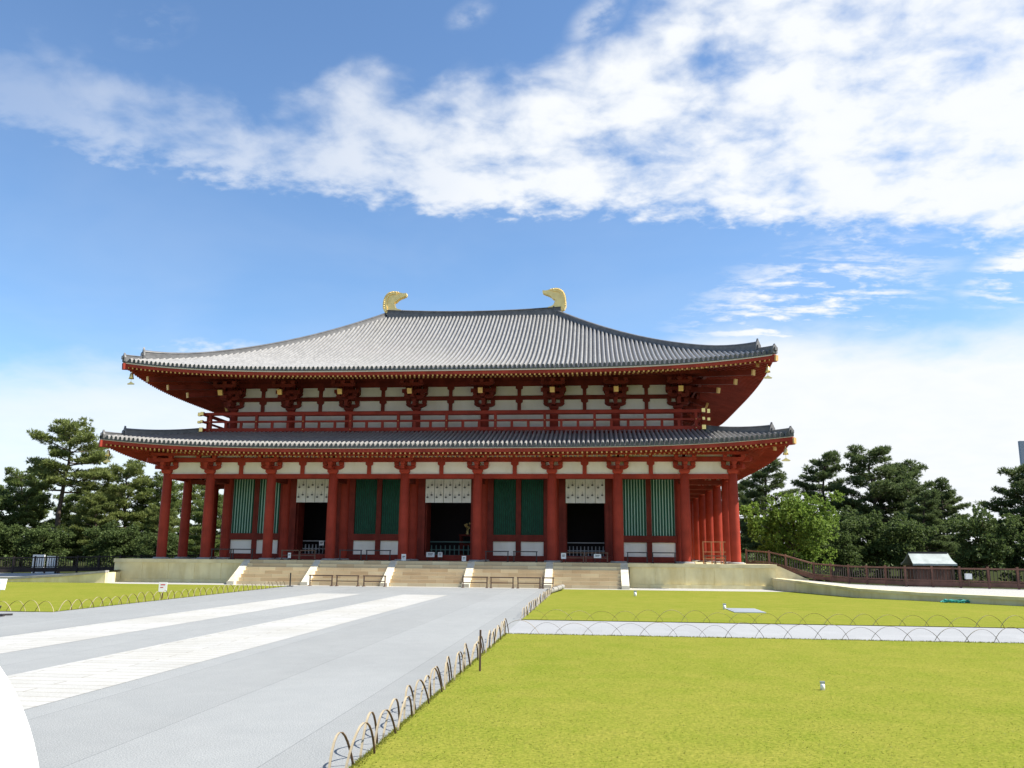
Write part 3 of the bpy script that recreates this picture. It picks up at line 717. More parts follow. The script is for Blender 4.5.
H(b,'main_ridge','ridge')
# fish-tail ridge ornaments
zp = [(300,640),(262,560),(262,470),(270,400),(290,338),(325,285),(370,248),(440,226),(540,238),(600,258),(650,268),(700,262),(706,290),(690,318),(640,340),(590,358),(545,385),(500,432),(470,440),(478,490),(500,545),(540,572),(604,590),(604,672),(372,672)]
def ornament():
    pts = [(-7.03+((370+zx/19.2)-384.6)*.0816, 20.81+(315.2-(280+zz/19.2))*.0816) for zx, zz in zp]
    b = MB(); b.prism(pts,-.27,.27)
    back = [(-7.05+((370+zx/19.2)-384.6)*.0816, 20.81+(315.2-(280+zz/19.2))*.0816) for zx, zz in zp[:9]]
    inn = [(-7.03+((370+zx/19.2)-384.6)*.0816, 20.81+(315.2-(280+zz/19.2))*.0816) for zx, zz in ((510,290),(440,285),(385,310),(345,365),(335,420),(330,500),(345,600))]
    b.prism(back+inn,-.36,.36)
    for k in range(16):                                                # raised beads along the fin
        t = k/15*7; i = int(min(6,t)); a = np.array(back[1+i]); c = np.array(back[2+i if 2+i < len(back) else 1+i]); q = a+(c-a)*(t-i)
        for y in (-.38,.38): b.lathe([(0,-.06),(.055,-.03),(.06,.02),(0,.06)],(q[0]+.10*(1 if k < 9 else .6),y,q[1]-(.0 if k < 9 else .08)),n=8)
    return b
b = ornament(); o = H(b,'ridge_ornament','goldp'); o.location = hoff+Vector((0,YC,0))
b = ornament(); b.v = [(-x+.56,y,z) for x,y,z in b.v]; b.f = [f[::-1] for f in b.f]; o = H(b,'ridge_ornament','goldp'); o.location = hoff+Vector((0,YC,0))
# balcony
BYY = 1.5; BXX = 16.8
b = MB(); b.box(-BXX-.1,BXX+.1,BYY-.1,UY0-.2,9.62,9.86); H(b,'balcony_floor','darkred')
for sx in (-1,1):
    b = MB(); b.box(min(sx*(BXX+.1),sx*(UX+.2)),max(sx*(BXX+.1),sx*(UX+.2)),UY0-.19,21.6,9.62,9.86); H(b,'balcony_floor','darkred')
RZ = ((9.90,10.14,.20),(10.52,10.65,.12),(11.02,11.22,.18))
for z0, z1, t in RZ:
    b = MB(); b.box(-BXX-.42,BXX+.42,BYY-t/2,BYY+t/2,z0,z1); o = H(b,'balcony_rail','red')
    for sx in (-1,1):
        e = MB(); e.box(min(sx*(BXX+.28),sx*(BXX+.46)),max(sx*(BXX+.28),sx*(BXX+.46)),BYY-t/2-.02,BYY+t/2+.02,z0-.02,z1+.02); e.build('gold_cap','gold',o)
        b = MB(); b.box(sx*BXX-t/2,sx*BXX+t/2,BYY-.42,21.4,z0-.01,z1-.013); q = H(b,'balcony_rail','red')
        e = MB(); e.box(sx*BXX-t/2-.02,sx*BXX+t/2+.02,BYY-.46,BYY-.28,z0-.03,z1+.01); e.build('gold_cap','gold',q)
for k in range(-5,6):
    x = 3.27*k
    b = MB(); b.box(x-.09,x+.09,BYY-.14,BYY+.08,9.88,11.06); o = H(b,'balcony_post','red')
    for z in (10.02,10.585):
        e = MB(); e.lathe([(.0,-.0),(.045,.0),(.03,.02),(0,.03)],n=8); e.v = [(x+a,BYY-.145-c,z+bb) for a,bb,c in e.v]; e.build('gold_stud','gold',o)
    if k < 5:
        for f in (.333,.667):
            b = MB(); b.box(x+3.27*f-.085,x+3.27*f+.085,BYY-.06,BYY+.06,10.13,10.53); H(b,'balcony_strut','red')
for sx in (-1,1):
    for k in range(6):
        y = BYY+.6+3.2*k; b = MB(); b.box(sx*BXX-.08,sx*BXX+.08,y-.09,y+.09,9.88,11.05); H(b,'balcony_post','red')

# ------------------------------------------------------------------ things hung on or standing in the hall
def wind_bell(loc, label):
    r = tag(empty('wind_bell',loc), label, 'bell', 'gilt wind bells at the eave corners')
    b = MB(); b.tube([(0,0,.42),(0,0,.30)],.018,6); b.lathe([(.0,.31),(.07,.30),(.11,.24),(.13,.05),(.17,-.08),(.155,-.08),(.11,.03),(0,.25)],n=14); b.build('bell_body','bronze',r)
    b = MB(); b.tube([(0,0,.22),(0,0,-.30)],.012,6); b.build('clapper_rod','bronze',r)
    b = MB(); b.prism([(-.27,-.42),(-.20,-.47),(.20,-.47),(.27,-.42),(.12,-.34),(0,-.26),(-.12,-.34)],-.015,.015); b.build('wind_vane','bronze',r)
wind_bell((-20.35,-2.0,13.02),'gilt wind bell under the left corner of the upper roof')
wind_bell((20.35,-2.0,12.98),'gilt wind bell under the right corner of the upper roof')
wind_bell((-21.0,-2.75,7.86),'gilt wind bell under the left corner of the lower roof')
wind_bell((21.0,-2.75,7.86),'gilt wind bell under the right corner of the lower roof')
def curtain(xm, half, n, label):
    r = tag(empty('door_curtain',(xm,YW-.22,6.8)), label, 'curtain', 'white curtains in the hall doorways')
    w = 2*half/n
    for k in range(n):
        x0 = -half+k*w; b = MB(); N = 8; vs = []
        for i in range(N+1):
            t = i/N; x = x0+.012+(w-.024)*t
            for z in (0,-.5,-1.0,-1.57): vs.append((x, .035*math.sin(t*6.3*1.3+k*1.7)*(.3-z*.5)+random.uniform(-.004,.004), z))
        b.add(vs,[(i*4+j,i*4+j+1,(i+1)*4+j+1,(i+1)*4+j) for i in range(N) for j in range(3)],0,True)
        s = b.build('cloth_strip','cloth',r)
        for cx, cz in ((.30,-.56),(.72,-.40),(.26,-1.22),(.70,-1.06)):
            c = MB(); X = x0+cx*w
            # hanging spray crest: a dark fan on top of a pale tapering cluster
            pl = [(X-.085,cz+.02),(X-.05,cz-.05),(X+.05,cz-.05),(X+.085,cz+.02),(X+.03,cz+.05),(X,cz+.10),(X-.03,cz+.05)]
            c.prism(pl,-.062,-.056)
            for q in range(3): c.prism([(X-.035+q*.012,cz+.12+q*.055),(X+.035-q*.012,cz+.12+q*.055),(X,cz+.155+q*.055)],-.062,-.056)
            c.build('crest','crest',s)
    return r
curtain((XS[4]+XS[5])/2,1.55,5,'white five strip curtain with dark crests over the central doorway')
curtain((XS[2]+XS[3])/2,1.30,4,'white four strip curtain with dark crests over the left doorway')
curtain((XS[6]+XS[7])/2,1.30,4,'white four strip curtain with dark crests over the right doorway')
def inner_rail(xm, half, label, m):
    r = tag(empty('inner_railing',(xm,4.6,1.5)), label, 'railing', 'low railings inside the doorways')
    for z in (.25,.62,1.15):
        b = MB(); b.box(-half,half,-.03,.03,z,z+.06); b.build('rail',m,r)
    n = 12
    for k in range(n+1):
        x = -half+2*half*k/n; b = MB(); b.box(x-.03,x+.03,-.045,.045,0,.95); b.build('baluster',m,r)
V['railg'] = mat('grey_green_rail', (.10,.19,.17),.6); V['railw'] = mat('pale_grey_rail',(.42,.43,.44),.6)
inner_rail(.2,1.9,'grey green railing inside the central doorway before the altar','railg')
inner_rail(-9.0,1.5,'pale grey railing inside the left doorway','railw')
inner_rail(9.3,1.5,'pale grey railing inside the right doorway','railw')
# altar behind the central doorway
r = tag(empty('altar_table',(1.5,7.0,1.5)),'red brown altar table seen through the central doorway','altar')
b = MB(); b.box(-1.3,1.3,-.5,.5,1.62,1.74); b.build('table_top','darkred',r)
for x in (-1.2,1.2):
    for y in (-.42,.42):
        b = MB(); b.box(x-.06,x+.06,y-.06,y+.06,0,1.62); b.build('leg','darkred',r)
b = MB(); b.box(-1.14,1.14,-.46,-.42,.9,1.1); b.build('apron','darkred',r)
def lotus(x, h, label):
    t = tag(empty('lotus_ornament',(x,6.9,3.24)),label,'ornament','gilded lotus ornaments on the altar')
    b = MB(); b.lathe([(0,0),(.12,0),(.14,.06),(.08,.14),(.10,.25),(.05,.30),(0,.30)],n=12); b.build('vase','goldp',t)
    b = MB()
    for k in range(7):
        a = k*.9; e = Vector((.24*math.cos(a)*(.4+.1*k),.10*math.sin(a),h*(.55+.07*k)))
        b.tube([(0,0,.28),e*.6+Vector((0,0,.1)),e],.012,5)
        b.lathe([(0,-.05),(.06,-.02),(.09,.06),(.05,.10),(0,.11)],tuple(e),n=8)
    b.build('lotus_spray','goldp',t)
lotus(.75,.75,'gilded lotus spray at the left end of the altar'); lotus(1.5,.95,'tall gilded lotus spray in the middle of the altar'); lotus(2.3,.75,'gilded lotus spray at the right end of the altar')
# low rails on the veranda
def low_rail(x0, x1, y, z, h, label, group, m='iron', mid=False, posts=2):
    r = tag(empty('low_rail',((x0+x1)/2,y,z)),label,'railing',group); w = (x1-x0)/2
    b = MB(); b.box(-w-.06,w+.06,-.03,.03,h-.06,h); b.build('top_rail',m,r)
    if mid: b = MB(); b.box(-w+.03,w-.03,-.02,.02,h*.42,h*.42+.05); b.build('middle_rail',m,r)
    for k in range(posts):
        x = -w+2*w*k/(posts-1); b = MB(); b.box(x-.03,x+.03,-.028,.028,.02,h-.062); b.build('post',m,r)
        b = MB(); b.box(x-.06,x+.06,-.2,.2,0,.04); b.build('foot',m,r)
    return r
g = 'low dark rails on the veranda'
for x0, x1, lb_ in ((-14.45,-13.2,'left rail before the leftmost lattice windows'),(-13.05,-11.8,'right rail before the leftmost lattice windows'),(-6.12,-4.78,'left rail before the lattice windows left of the central doorway'),(-4.42,-2.94,'right rail before the lattice windows left of the central doorway'),(3.07,4.43,'left rail before the lattice windows right of the central doorway'),(4.8,6.19,'right rail before the lattice windows right of the central doorway'),(11.72,12.88,'left rail before the rightmost lattice windows'),(13.22,14.55,'right rail before the rightmost lattice windows')):
    low_rail(x0,x1,-1.0,ZP,.66,'low dark '+lb_,g)
low_rail(-9.86,-8.75,-1.0,ZP,.62,'low brown rail at the left half of the left doorway',g,'wood',True)
low_rail(-8.7,-7.73,-1.0,ZP,.62,'low brown rail at the right half of the left doorway',g,'wood',True)
low_rail(7.75,9.05,-1.0,ZP,.62,'low brown rail at the left half of the right doorway',g,'wood',True)
low_rail(9.2,10.5,-1.0,ZP,.62,'low brown rail with a white notice at the right doorway',g,'wood',True)
g = 'brown rails closing two stairways'
for x0, x1, lb_ in ((-6.64,-5.34,'leftmost rail at the foot of the second stairway'),(-5.05,-3.81,'middle rail at the foot of the second stairway'),(-3.46,-2.23,'rightmost rail at the foot of the second stairway'),(2.28,3.65,'leftmost rail at the foot of the fourth stairway'),(3.88,5.13,'second rail at the foot of the fourth stairway'),(5.41,6.65,'third rail at the foot of the fourth stairway'),(6.82,7.39,'short rightmost rail at the foot of the fourth stairway')):
    low_rail(x0,x1,-5.0,.006,.62,'brown two bar '+lb_,g,'wood',True)
def notice(x, y, z, w, h, label, lift=.0, tilt=0):
    r = tag(empty('notice_board',(x,y,z)),label,'sign','white notices around the hall')
    b = MB(); b.box(-w/2,w/2,-.02,.02,lift+.02,lift+h); b.build('board','white',r)
    b = MB(); b.box(-w*.3,w*.3,-.024,-.021,lift+h*.62,lift+h*.74); b.box(-w*.3,w*.2,-.024,-.021,lift+h*.42,lift+h*.5); b.build('print','ink',r)
    b = MB()
    for s in (-1,1): b.box(s*w*.35-.02,s*w*.35+.02,-.10,.10,0,.025); b.box(s*w*.35-.015,s*w*.35+.015,.021,.045,.02,lift+h*.9)
    b.build('stand','iron',r)
notice(-2.0,-1.3,ZP,.28,.42,'small white notice at the foot of the column left of the central doorway')
notice(-1.0,2.2,ZP,.55,.34,'wide white notice on the left of the central threshold',.22)
notice(-.35,2.2,ZP,.30,.34,'narrow white notice beside the wide one at the central threshold',.22)
notice(1.75,-1.3,ZP,.26,.34,'small white notice at the foot of the column right of the central doorway')
notice(7.85,-1.25,ZP,.30,.36,'small white notice at the left end of the right doorway rail',.20)
notice(9.9,-1.08,ZP,.44,.26,'white notice hung on the right doorway rail',.26)
notice(-9.3,-1.2,ZP,.18,.34,'small white notice at the left doorway rail',.10)
notice(-9.0,4.2,1.5,.34,.34,'white notice inside the dark left doorway',.85)
# wooden gate across the right gallery
r = tag(empty('gallery_gate',(16.9,-.6,ZP)),'open wooden frame gate standing in the right gallery','gate')
for x in (-.62,-.12,.42,.58):
    b = MB(); b.box(x-.03,x+.03,-.03,.03,0,1.32); b.build('post','owood',r)
for z in (.28,.68,1.28):
    b = MB(); b.box(-.66,.72,-.045,-.031,z,z+.05); b.build('rail','owood',r)
low_rail(16.3,17.5,-1.2,ZP,.50,'low brown rail in front of the right gallery gate','low dark rails on the veranda','wood',True,3)

# ------------------------------------------------------------------ terraces and fences beside the hall
def terrace(name, pts, depth_pts, label, mwall='podium', mtop='gravel'):
    """pts: (x, y, top z) along the front foot; depth_pts the same along the back"""
    r = tag(empty(name,(pts[0][0],pts[0][1],0)),label,'wall'); o = -Vector((pts[0][0],pts[0][1],0))
    b = MB(); n = len(pts)
    d = []
    for i, (x,y,z) in enumerate(pts): d.append((x,y,0)); d.append((x,y,z-.13))
    b.add(d,[(2*i,2*i+2,2*i+3,2*i+1) for i in range(n-1)])
    x, y, z = pts[0]; b.add([(x,y,0),(x,y,z-.13),(depth_pts[0][0],depth_pts[0][1],depth_pts[0][2]-.13),(depth_pts[0][0],depth_pts[0][1],0)],[(0,1,2,3)])
    x, y, z = pts[-1]; q = depth_pts[-1]; b.add([(x,y,0),(x,y,z-.13),(q[0],q[1],q[2]-.13),(q[0],q[1],0)],[(3,2,1,0)])
    w = b.build('facing',mwall,r,o); mc = 'slab' if mtop == 'gravel' else mtop
    b = MB()
    for i in range(n-1):
        a, c = Vector(pts[i]), Vector(pts[i+1]); dd = (c-a).normalized(); nn = Vector((dd.y,-dd.x,0)).normalized()
        vs = [a+nn*.05-Vector((0,0,.13)),c+nn*.05-Vector((0,0,.13)),c+nn*.05,a+nn*.05,a-nn*.40-Vector((0,0,.13)),c-nn*.40-Vector((0,0,.13)),c-nn*.40,a-nn*.40]
        b.add(vs,[(0,1,2,3),(3,2,6,7),(1,5,6,2),(4,0,3,7),(5,4,7,6),(0,4,5,1)])
    b.build('coping',mc,r,o)
    b = MB(); d = []
    for a, c in zip(pts,depth_pts): d.append((a[0],a[1],a[2]-.012)); d.append(c)
    b.add(d,[(2*i,2*i+2,2*i+3,2*i+1) for i in range(n-1)]); b.build('gravel_top',mtop,r,o)
    return r
terrace('terrace_wall',[(20.0,-2.3,.66),(20.7,-6.2,.60),(22.1,-11.8,.44),(24.1,-13.7,.37),(26.9,-17.2,.36),(30,-20.6,.36)],
        [(20.2,2.5,.70),(22.2,0,.52),(23.8,-3.2,.42),(26,-6.2,.40),(30.5,-8.8,.40),(38,-13,.40)],'low stone terrace wall with pale gravel top right of the hall')
terrace('terrace_wall',[(-60,-5.6,.22),(-40,-5.4,.22),(-30,-5.2,.24),(-25,-5.0,.30),(-22,-4.8,.48),(-19.3,-4.6,.74)],
        [(-60,8,.22),(-42,7,.22),(-33,6,.24),(-27,4,.30),(-24,1,.48),(-20.3,.5,.74)],'low stone terrace wall left of the hall sloping down','podium','floor')
# sloping stone cheek joining podium and right terrace
b = MB(); b.prism([(20.33,.62),(22.4,.50),(22.4,.56),(20.75,1.30),(20.33,1.36)],-.6,-.2); o = b.build('ramp_cheek','slab'); tag(o,'sloping stone cheek at the right end of the podium','ramp')
def slat_fence(name, pts, h, label, mats, pitch, slat=.16, board=.30, slatw=.05, postw=.095):
    r = tag(empty(name,pts[0]),label,'fence'); o = -Vector(pts[0])
    for i in range(len(pts)-1):
        a, c = Vector(pts[i]), Vector(pts[i+1]); L_ = (c-a).length; n = max(1,round(L_/pitch))
        Z = Vector((0,0,1))
        b = MB(); b.bar(a+Z*(h-.05),c+Z*(h-.05),.10,.08); b.build('top_rail',mats[0],r,o)
        b = MB(); b.bar(a+Z*(h*board+.02),c+Z*(h*board+.02),.07,.06); b.build('middle_rail',mats[0],r,o)
        b = MB(); b.bar(a+Z*(h*board*.5),c+Z*(h*board*.5),.035,h*board-.08); b.build('lower_board',mats[0],r,o)
        b = MB(); k = int(L_/slat)
        for q in range(k):
            p = a+(c-a)*((q+.5)/k); b.bar(p+Z*(h*board+.05),p+Z*(h-.09),slatw,.025,0,(c-a).normalized())
        b.build('slats',mats[1],r,o)
        for q in range(n+(i==len(pts)-2)):
            p = a+(c-a)*(q/n); b = MB(); b.box(p.x-postw/2,p.x+postw/2,p.y-postw/2,p.y+postw/2,p.z-.3,p.z+h+.06); b.build('fence_post',mats[0],r,o)
    return r
slat_fence('wooden_fence',[(19.2,1.6,1.30),(20.4,.6,1.22),(21.3,.2,1.0),(22.7,-.8,.55),(24.0,-3.3,.44),(26.0,-6.5,.43),(30.5,-9.0,.43),(37.5,-13.2,.43)],.98,'reddish brown wooden fence running along the terrace right of the hall',('rwood','dwood'),1.35)
slat_fence('wooden_fence',[(-20.7,11,.55),(-25,7,.42),(-34,5.6,.22),(-46,4,.2)],1.12,'dark brown slatted fence left of the hall below the pines',('dwood','dwood'),1.5,.17,.34,.07)
slat_fence('plank_screen',[(-24.2,27,.6),(-22.0,27,.6)],2.7,'dark plank screen behind the left gallery',('dwood','dwood'),1.1,.13,.2,.11)

# small roofed shed behind the right fence
r = tag(empty('roofed_shed',(32.6,8.4,0)),'small shed with grey green sheet roof behind the right fence','shed')
b = MB(); b.box(-1.2,1.2,-.7,.7,-.02,1.35); b.build('wall','rwood',r)
b = MB(); n = 9; vs = []
for sgn in (-1,1):
    for i in range(n):
        t = i/(n-1); y = sgn*(.05+1.15*t); z = 2.22-1.05*t+.28*t*t; w = 1.32+.12*t*t
        vs += [(-w,y,z+.05*t*t),(w,y,z+.05*t*t),(-w,y,z-.07),(w,y,z-.07)]
for sgn in range(2):
    o = sgn*n*4
    for i in range(n-1):
        a = o+i*4; c = a+4; b.add([vs[k] for k in (a,a+1,c+1,c)],[(0,1,2,3)]); b.add([vs[k] for k in (a+2,a+3,c+3,c+2)],[(0,1,2,3)]); b.add([vs[k] for k in (a,a+2,c+2,c)],[(0,1,2,3)]); b.add([vs[k] for k in (a+1,a+3,c+3,c+1)],[(0,1,2,3)])
    a = o+(n-1)*4; b.add([vs[k] for k in (a,a+1,a+3,a+2)],[(0,1,2,3)])
b.build('roof','verd',r)
b = MB(); b.box(-1.27,1.27,-.12,.12,2.18,2.30); b.build('ridge_cap','iron',r)
for x in (-1.25,1.25):
    b = MB(); b.box(x-.06,x+.06,-.85,-.73,-.02,1.42); b.build('corner_post','wood',r)
# electric box on the far fence and little white vent marks
r = tag(empty('meter_box',(28.5,-8.15,.5)),'small pale box on a post before the right fence','box')
b = MB(); b.box(-.15,.15,-.08,.08,.35,.62); b.build('casing','white',r); b = MB(); b.box(-.03,.03,-.02,.04,0,.35); b.build('post','wood',r)
# white van-like container behind left fence: pale board sheets
r = tag(empty('white_panel_stack',(-32.6,9.6,0)),'white panels leaning behind the dark left fence','panel')
for k in range(2):
    b = MB(); b.box(-.95+k*1.1,.0+k*1.0,-.05+k*.1,.05+k*.1,.05,1.55-.1*k); b.build('panel','white',r)
b = MB(); b.box(-1.0,1.2,.2,.26,0,.5); b.build('prop','wood',r)

# ------------------------------------------------------------------ bamboo hoops along the lawns
def hoop_mesh(w, h):
    b = MB(); n = 15; t = .006; wd = .021; pts = []
    for i in range(n):
        a = math.pi*i/(n-1); x = -w/2*math.cos(a); z = h*(1-math.cos(a)**2)**.85 if 0 < i < n-1 else -.05
        pts.append(Vector((x,0,z)))
    vs = []
    for i, p in enumerate(pts):
        d = (pts[min(i+1,n-1)]-pts[max(0,i-1)]).normalized(); nn = Vector((-d.z,0,d.x))
        if nn.z < 0 and 2 < i < n-3: nn = -nn
        if i <= 2: nn = Vector((-abs(nn.x),0,nn.z))
        if i >= n-3: nn = Vector((abs(nn.x),0,nn.z))
        for o, y in ((t,-wd/2),(t,wd/2),(0,wd/2),(0,-wd/2)): vs.append(p+nn*o+Vector((0,y,0)))
    for i in range(n-1):
        q = [vs[i*4+k] for k in range(4)]+[vs[i*4+4+k] for k in range(4)]
        b.add(q,[(0,1,5,4)],0,True); b.add(q,[(2,3,7,6)],1,True); b.add(q,[(1,2,6,5),(3,0,4,7)],1)
    return b
hoops = {}
def hoop(x, y, rz, label, group, w=.76, h=.33):
    key = (w,h)
    if key not in hoops: hoops[key] = hoop_mesh(w,h).build('bamboo_hoop',['bambooP','bambooD']); o = hoops[key]
    else: o = hoops[key].copy(); COL.objects.link(o)
    o.location = (x,y,.01); o.rotation_euler = (random.uniform(-.13,.13),random.uniform(-.06,.06),rz+random.uniform(-.07,.07))
    o.scale = (random.uniform(.90,1.10),1,random.uniform(.86,1.12))
    tag(o,label,'hoop',group)
q = math.pi/2
for k in range(30): hoop(7.60+(.03 if k%2 else -.03),-46.98+.94*(k//2)+.40*(k%2),q,'bent bamboo hoop between the grey pavement and the near right lawn','hoops along the near right lawn')
for k in range(31): hoop(7.62+(.025 if k%2 else -.025),-28.2+.68*k,q,'bent bamboo hoop between the grey pavement and the far right lawn','hoops along the far right lawn')
for k in range(26): hoop(7.95+.655*k,-33.42-.012*k,0,'bent bamboo hoop on the near side of the pale cross path','hoops on the near side of the cross path',.84,.32)
for k in range(28): hoop(7.95+.665*k,-28.62-.0165*k,0,'bent bamboo hoop on the far side of the pale cross path','hoops on the far side of the cross path',.84,.30)
for k in range(35): hoop(-7.02-.013*k,-27.9+.61*k,q,'bent bamboo hoop between the pavement and the left lawn','hoops along the left lawn')
for k in range(9): hoop(-7.3-.47*k,-28.55,0,'bent bamboo hoop on the front edge of the left lawn','hoops on the front edge of the left lawn',.60,.33)
# ties where neighbouring hoops cross stay small: string knots on the near row
b = MB(); b.box(-.015,.015,-.015,.015,0,.66); o = b.build('wooden_stake','wood',None,(7.88,-40.2,0)); tag(o,'thin brown wooden stake standing by the near right lawn edge','stake')
b = MB(); b.box(-.03,.03,-.03,.03,0,.75); b.box(-.16,.16,-.12,.12,0,.05); o = b.build('wooden_stake','iron',None,(-7.35,-6.3,0)); tag(o,'short dark stake at the far end of the left hoops','stake')
r = tag(empty('bamboo_roll',(7.75,-9.5,.14)),'grey roll of bamboo lying at the far end of the right hoops','roll')
b = MB(); b.tube([(-.25,-2.6,0),(.25,2.6,.05)],.13,12); b.build('bundle','roll',r)
for t in (-1.6,0,1.6):
    b = MB(); b.tube([(.25*t/2.6,t-.04,.03),(.25*t/2.6,t+.04,.03)],.142,12); b.build('tie','iron',r)
# lawn signs
r = tag(empty('lawn_sign',(-7.6,-20.5,0),R_(12)),'small white sign on a stake in the left lawn','sign')
b = MB(); b.box(-.16,.16,-.012,.012,.28,.66); b.build('board','white',r)
b = MB(); b.box(-.09,.09,-.016,-.013,.54,.58); b.box(-.10,.02,-.016,-.013,.44,.47); b.build('print','rink',r)
b = MB(); b.box(-.02,.02,.014,.04,0,.6); b.build('stake','wood',r)
r = tag(empty('standing_sign',(-7.42,-30.6,0),R_(8)),'white tilted sign board on a metal foot at the left edge','sign')
b = MB(); b.M = Matrix.Rotation(R_(-14),4,'X'); b.box(-.62,.12,-.12,-.09,.74,1.06); b.build('board','white',r)
b = MB(); b.tube([(-.05,.12,.05),(-.05,.12,.95)],.022,8); b.build('pole','steel',r)
b = MB(); b.bar((-.4,-.1,.04),(.32,.3,.04),.06,.05); b.bar((.3,-.15,.04),(-.3,.35,.04),.06,.05); b.tube([(-.05,.12,.04),(.14,-.05,.30)],.02,6); b.build('foot','iron',r)
# hatch and sprinklers in the lawn
r = tag(empty('lawn_hatch',(14.95,-23.0,.012)),'flat grey metal hatch cover in the far right lawn','hatch')
b = MB(); b.box(-.52,.52,-1.1,1.1,0,.022); b.build('frame','conc',r); b = MB(); b.box(-.47,.47,-1.02,1.02,.022,.03); b.build('cover','steel',r)
def sprinkler(x, y, s, label):
    t = tag(empty('sprinkler',(x,y,.01)),label,'sprinkler','sprinkler heads in the lawn')
    b = MB(); b.lathe([(0,0),(.045*s,0),(.045*s,.10*s),(.03*s,.12*s),(0,.12*s)],n=10); b.build('riser','white',t)
    b = MB(); b.box(-.045*s,.045*s,-.02*s,.02*s,.12*s,.17*s); b.build('nozzle','steel',t)
sprinkler(12.98,-41.42,.72,'white sprinkler head in the middle of the near right lawn')
sprinkler(14.35,-22.3,1.2,'white sprinkler head beside the metal hatch'); sprinkler(11.6,-13.0,1.5,'white sprinkler head on the far right lawn near the podium')
b = MB()
for k in range(26):
    a = k*.7; b.tube([(.35*math.cos(a)+random.uniform(-.3,.3),.2*math.sin(a),.03),(.5*math.cos(a+1),.22*math.sin(a+1),.10+.05*random.random()),(.4*math.cos(a+2)+random.uniform(-.3,.3),.2*math.sin(a+2),.04)],.02,5)
o = b.build('tangled_hose','tealnet',None,(25.0,-15.4,.01)); tag(o,'tangled teal hose at the foot of the right terrace wall','hose')

# white sunshade at the lower left corner
r = tag(empty('parasol',(7.577,-52.76,-.085)),'white parasol canopy cut off by the lower left corner','parasol')
b = MB(); n = 16; prof = [(.81*math.sin(R_(a)),.81*math.cos(R_(a))) for a in range(0,85,3)]
b.lathe([(max(.001,p[0]),p[1]) for p in prof],(0,0,1.18),n=96); b.build('canopy','parasol',r)
b = MB(); b.tube([(0,0,.12),(0,0,2.02)],.018,8); b.build('pole','steel',r)
b = MB(); b.lathe([(0,.09),(.25,.09),(.25,.14),(.05,.18),(.03,.38),(0,.38)],n=20); b.build('base','conc',r)
for k in range(8):
    a = k*math.pi/4; b = MB(); b.tube([(0,0,1.75),(.72*math.cos(a),.72*math.sin(a),1.50)],.006,5); b.build('rib','steel',r)

# ------------------------------------------------------------------ trees
def leaf_cards(P, D, ln, wd, n, spread, rng):
    """n narrow cards at every tuft point P, fanned round direction D"""
    k = len(P); P = np.repeat(P,n,0); D = np.repeat(D,n,0)
    d = D+rng.normal(0,spread,(k*n,3)); d /= np.linalg.norm(d,axis=1,keepdims=True)
    r = np.cross(d,rng.normal(0,1,(k*n,3))); r /= np.linalg.norm(r,axis=1,keepdims=True)+1e-6
    L_ = (ln*rng.uniform(.6,1.25,(k*n,1))); W = wd*rng.uniform(.7,1.3,(k*n,1))
    a = P-r*W*.35; b = P+r*W*.35; c = P+d*L_*.6+r*W*.5; e = P+d*L_*.6-r*W*.5; f = P+d*L_
    v = np.stack([a,b,c,e],1).reshape(-1,3)
    v2 = np.stack([e,c,f+r*W*.1,f-r*W*.1],1).reshape(-1,3)
    V_ = np.concatenate([v,v2]); F = np.arange(len(V_)).reshape(-1,4); return V_, F
def limb(b, p0, p1, r0, r1, rng, sag=.0, n=5, wob=.08):
    p0, p1 = np.array(p0,float), np.array(p1,float); L_ = np.linalg.norm(p1-p0); pts = []
    for i in range(n+1):
        t = i/n; q = p0+(p1-p0)*t+np.array([0,0,sag*L_*math.sin(t*math.pi)])+rng.normal(0,wob*L_*.25,3)*math.sin(t*math.pi); pts.append(q)
    b.tube(pts,[r0+(r1-r0)*i/n for i in range(n+1)],6,caps=False); return pts
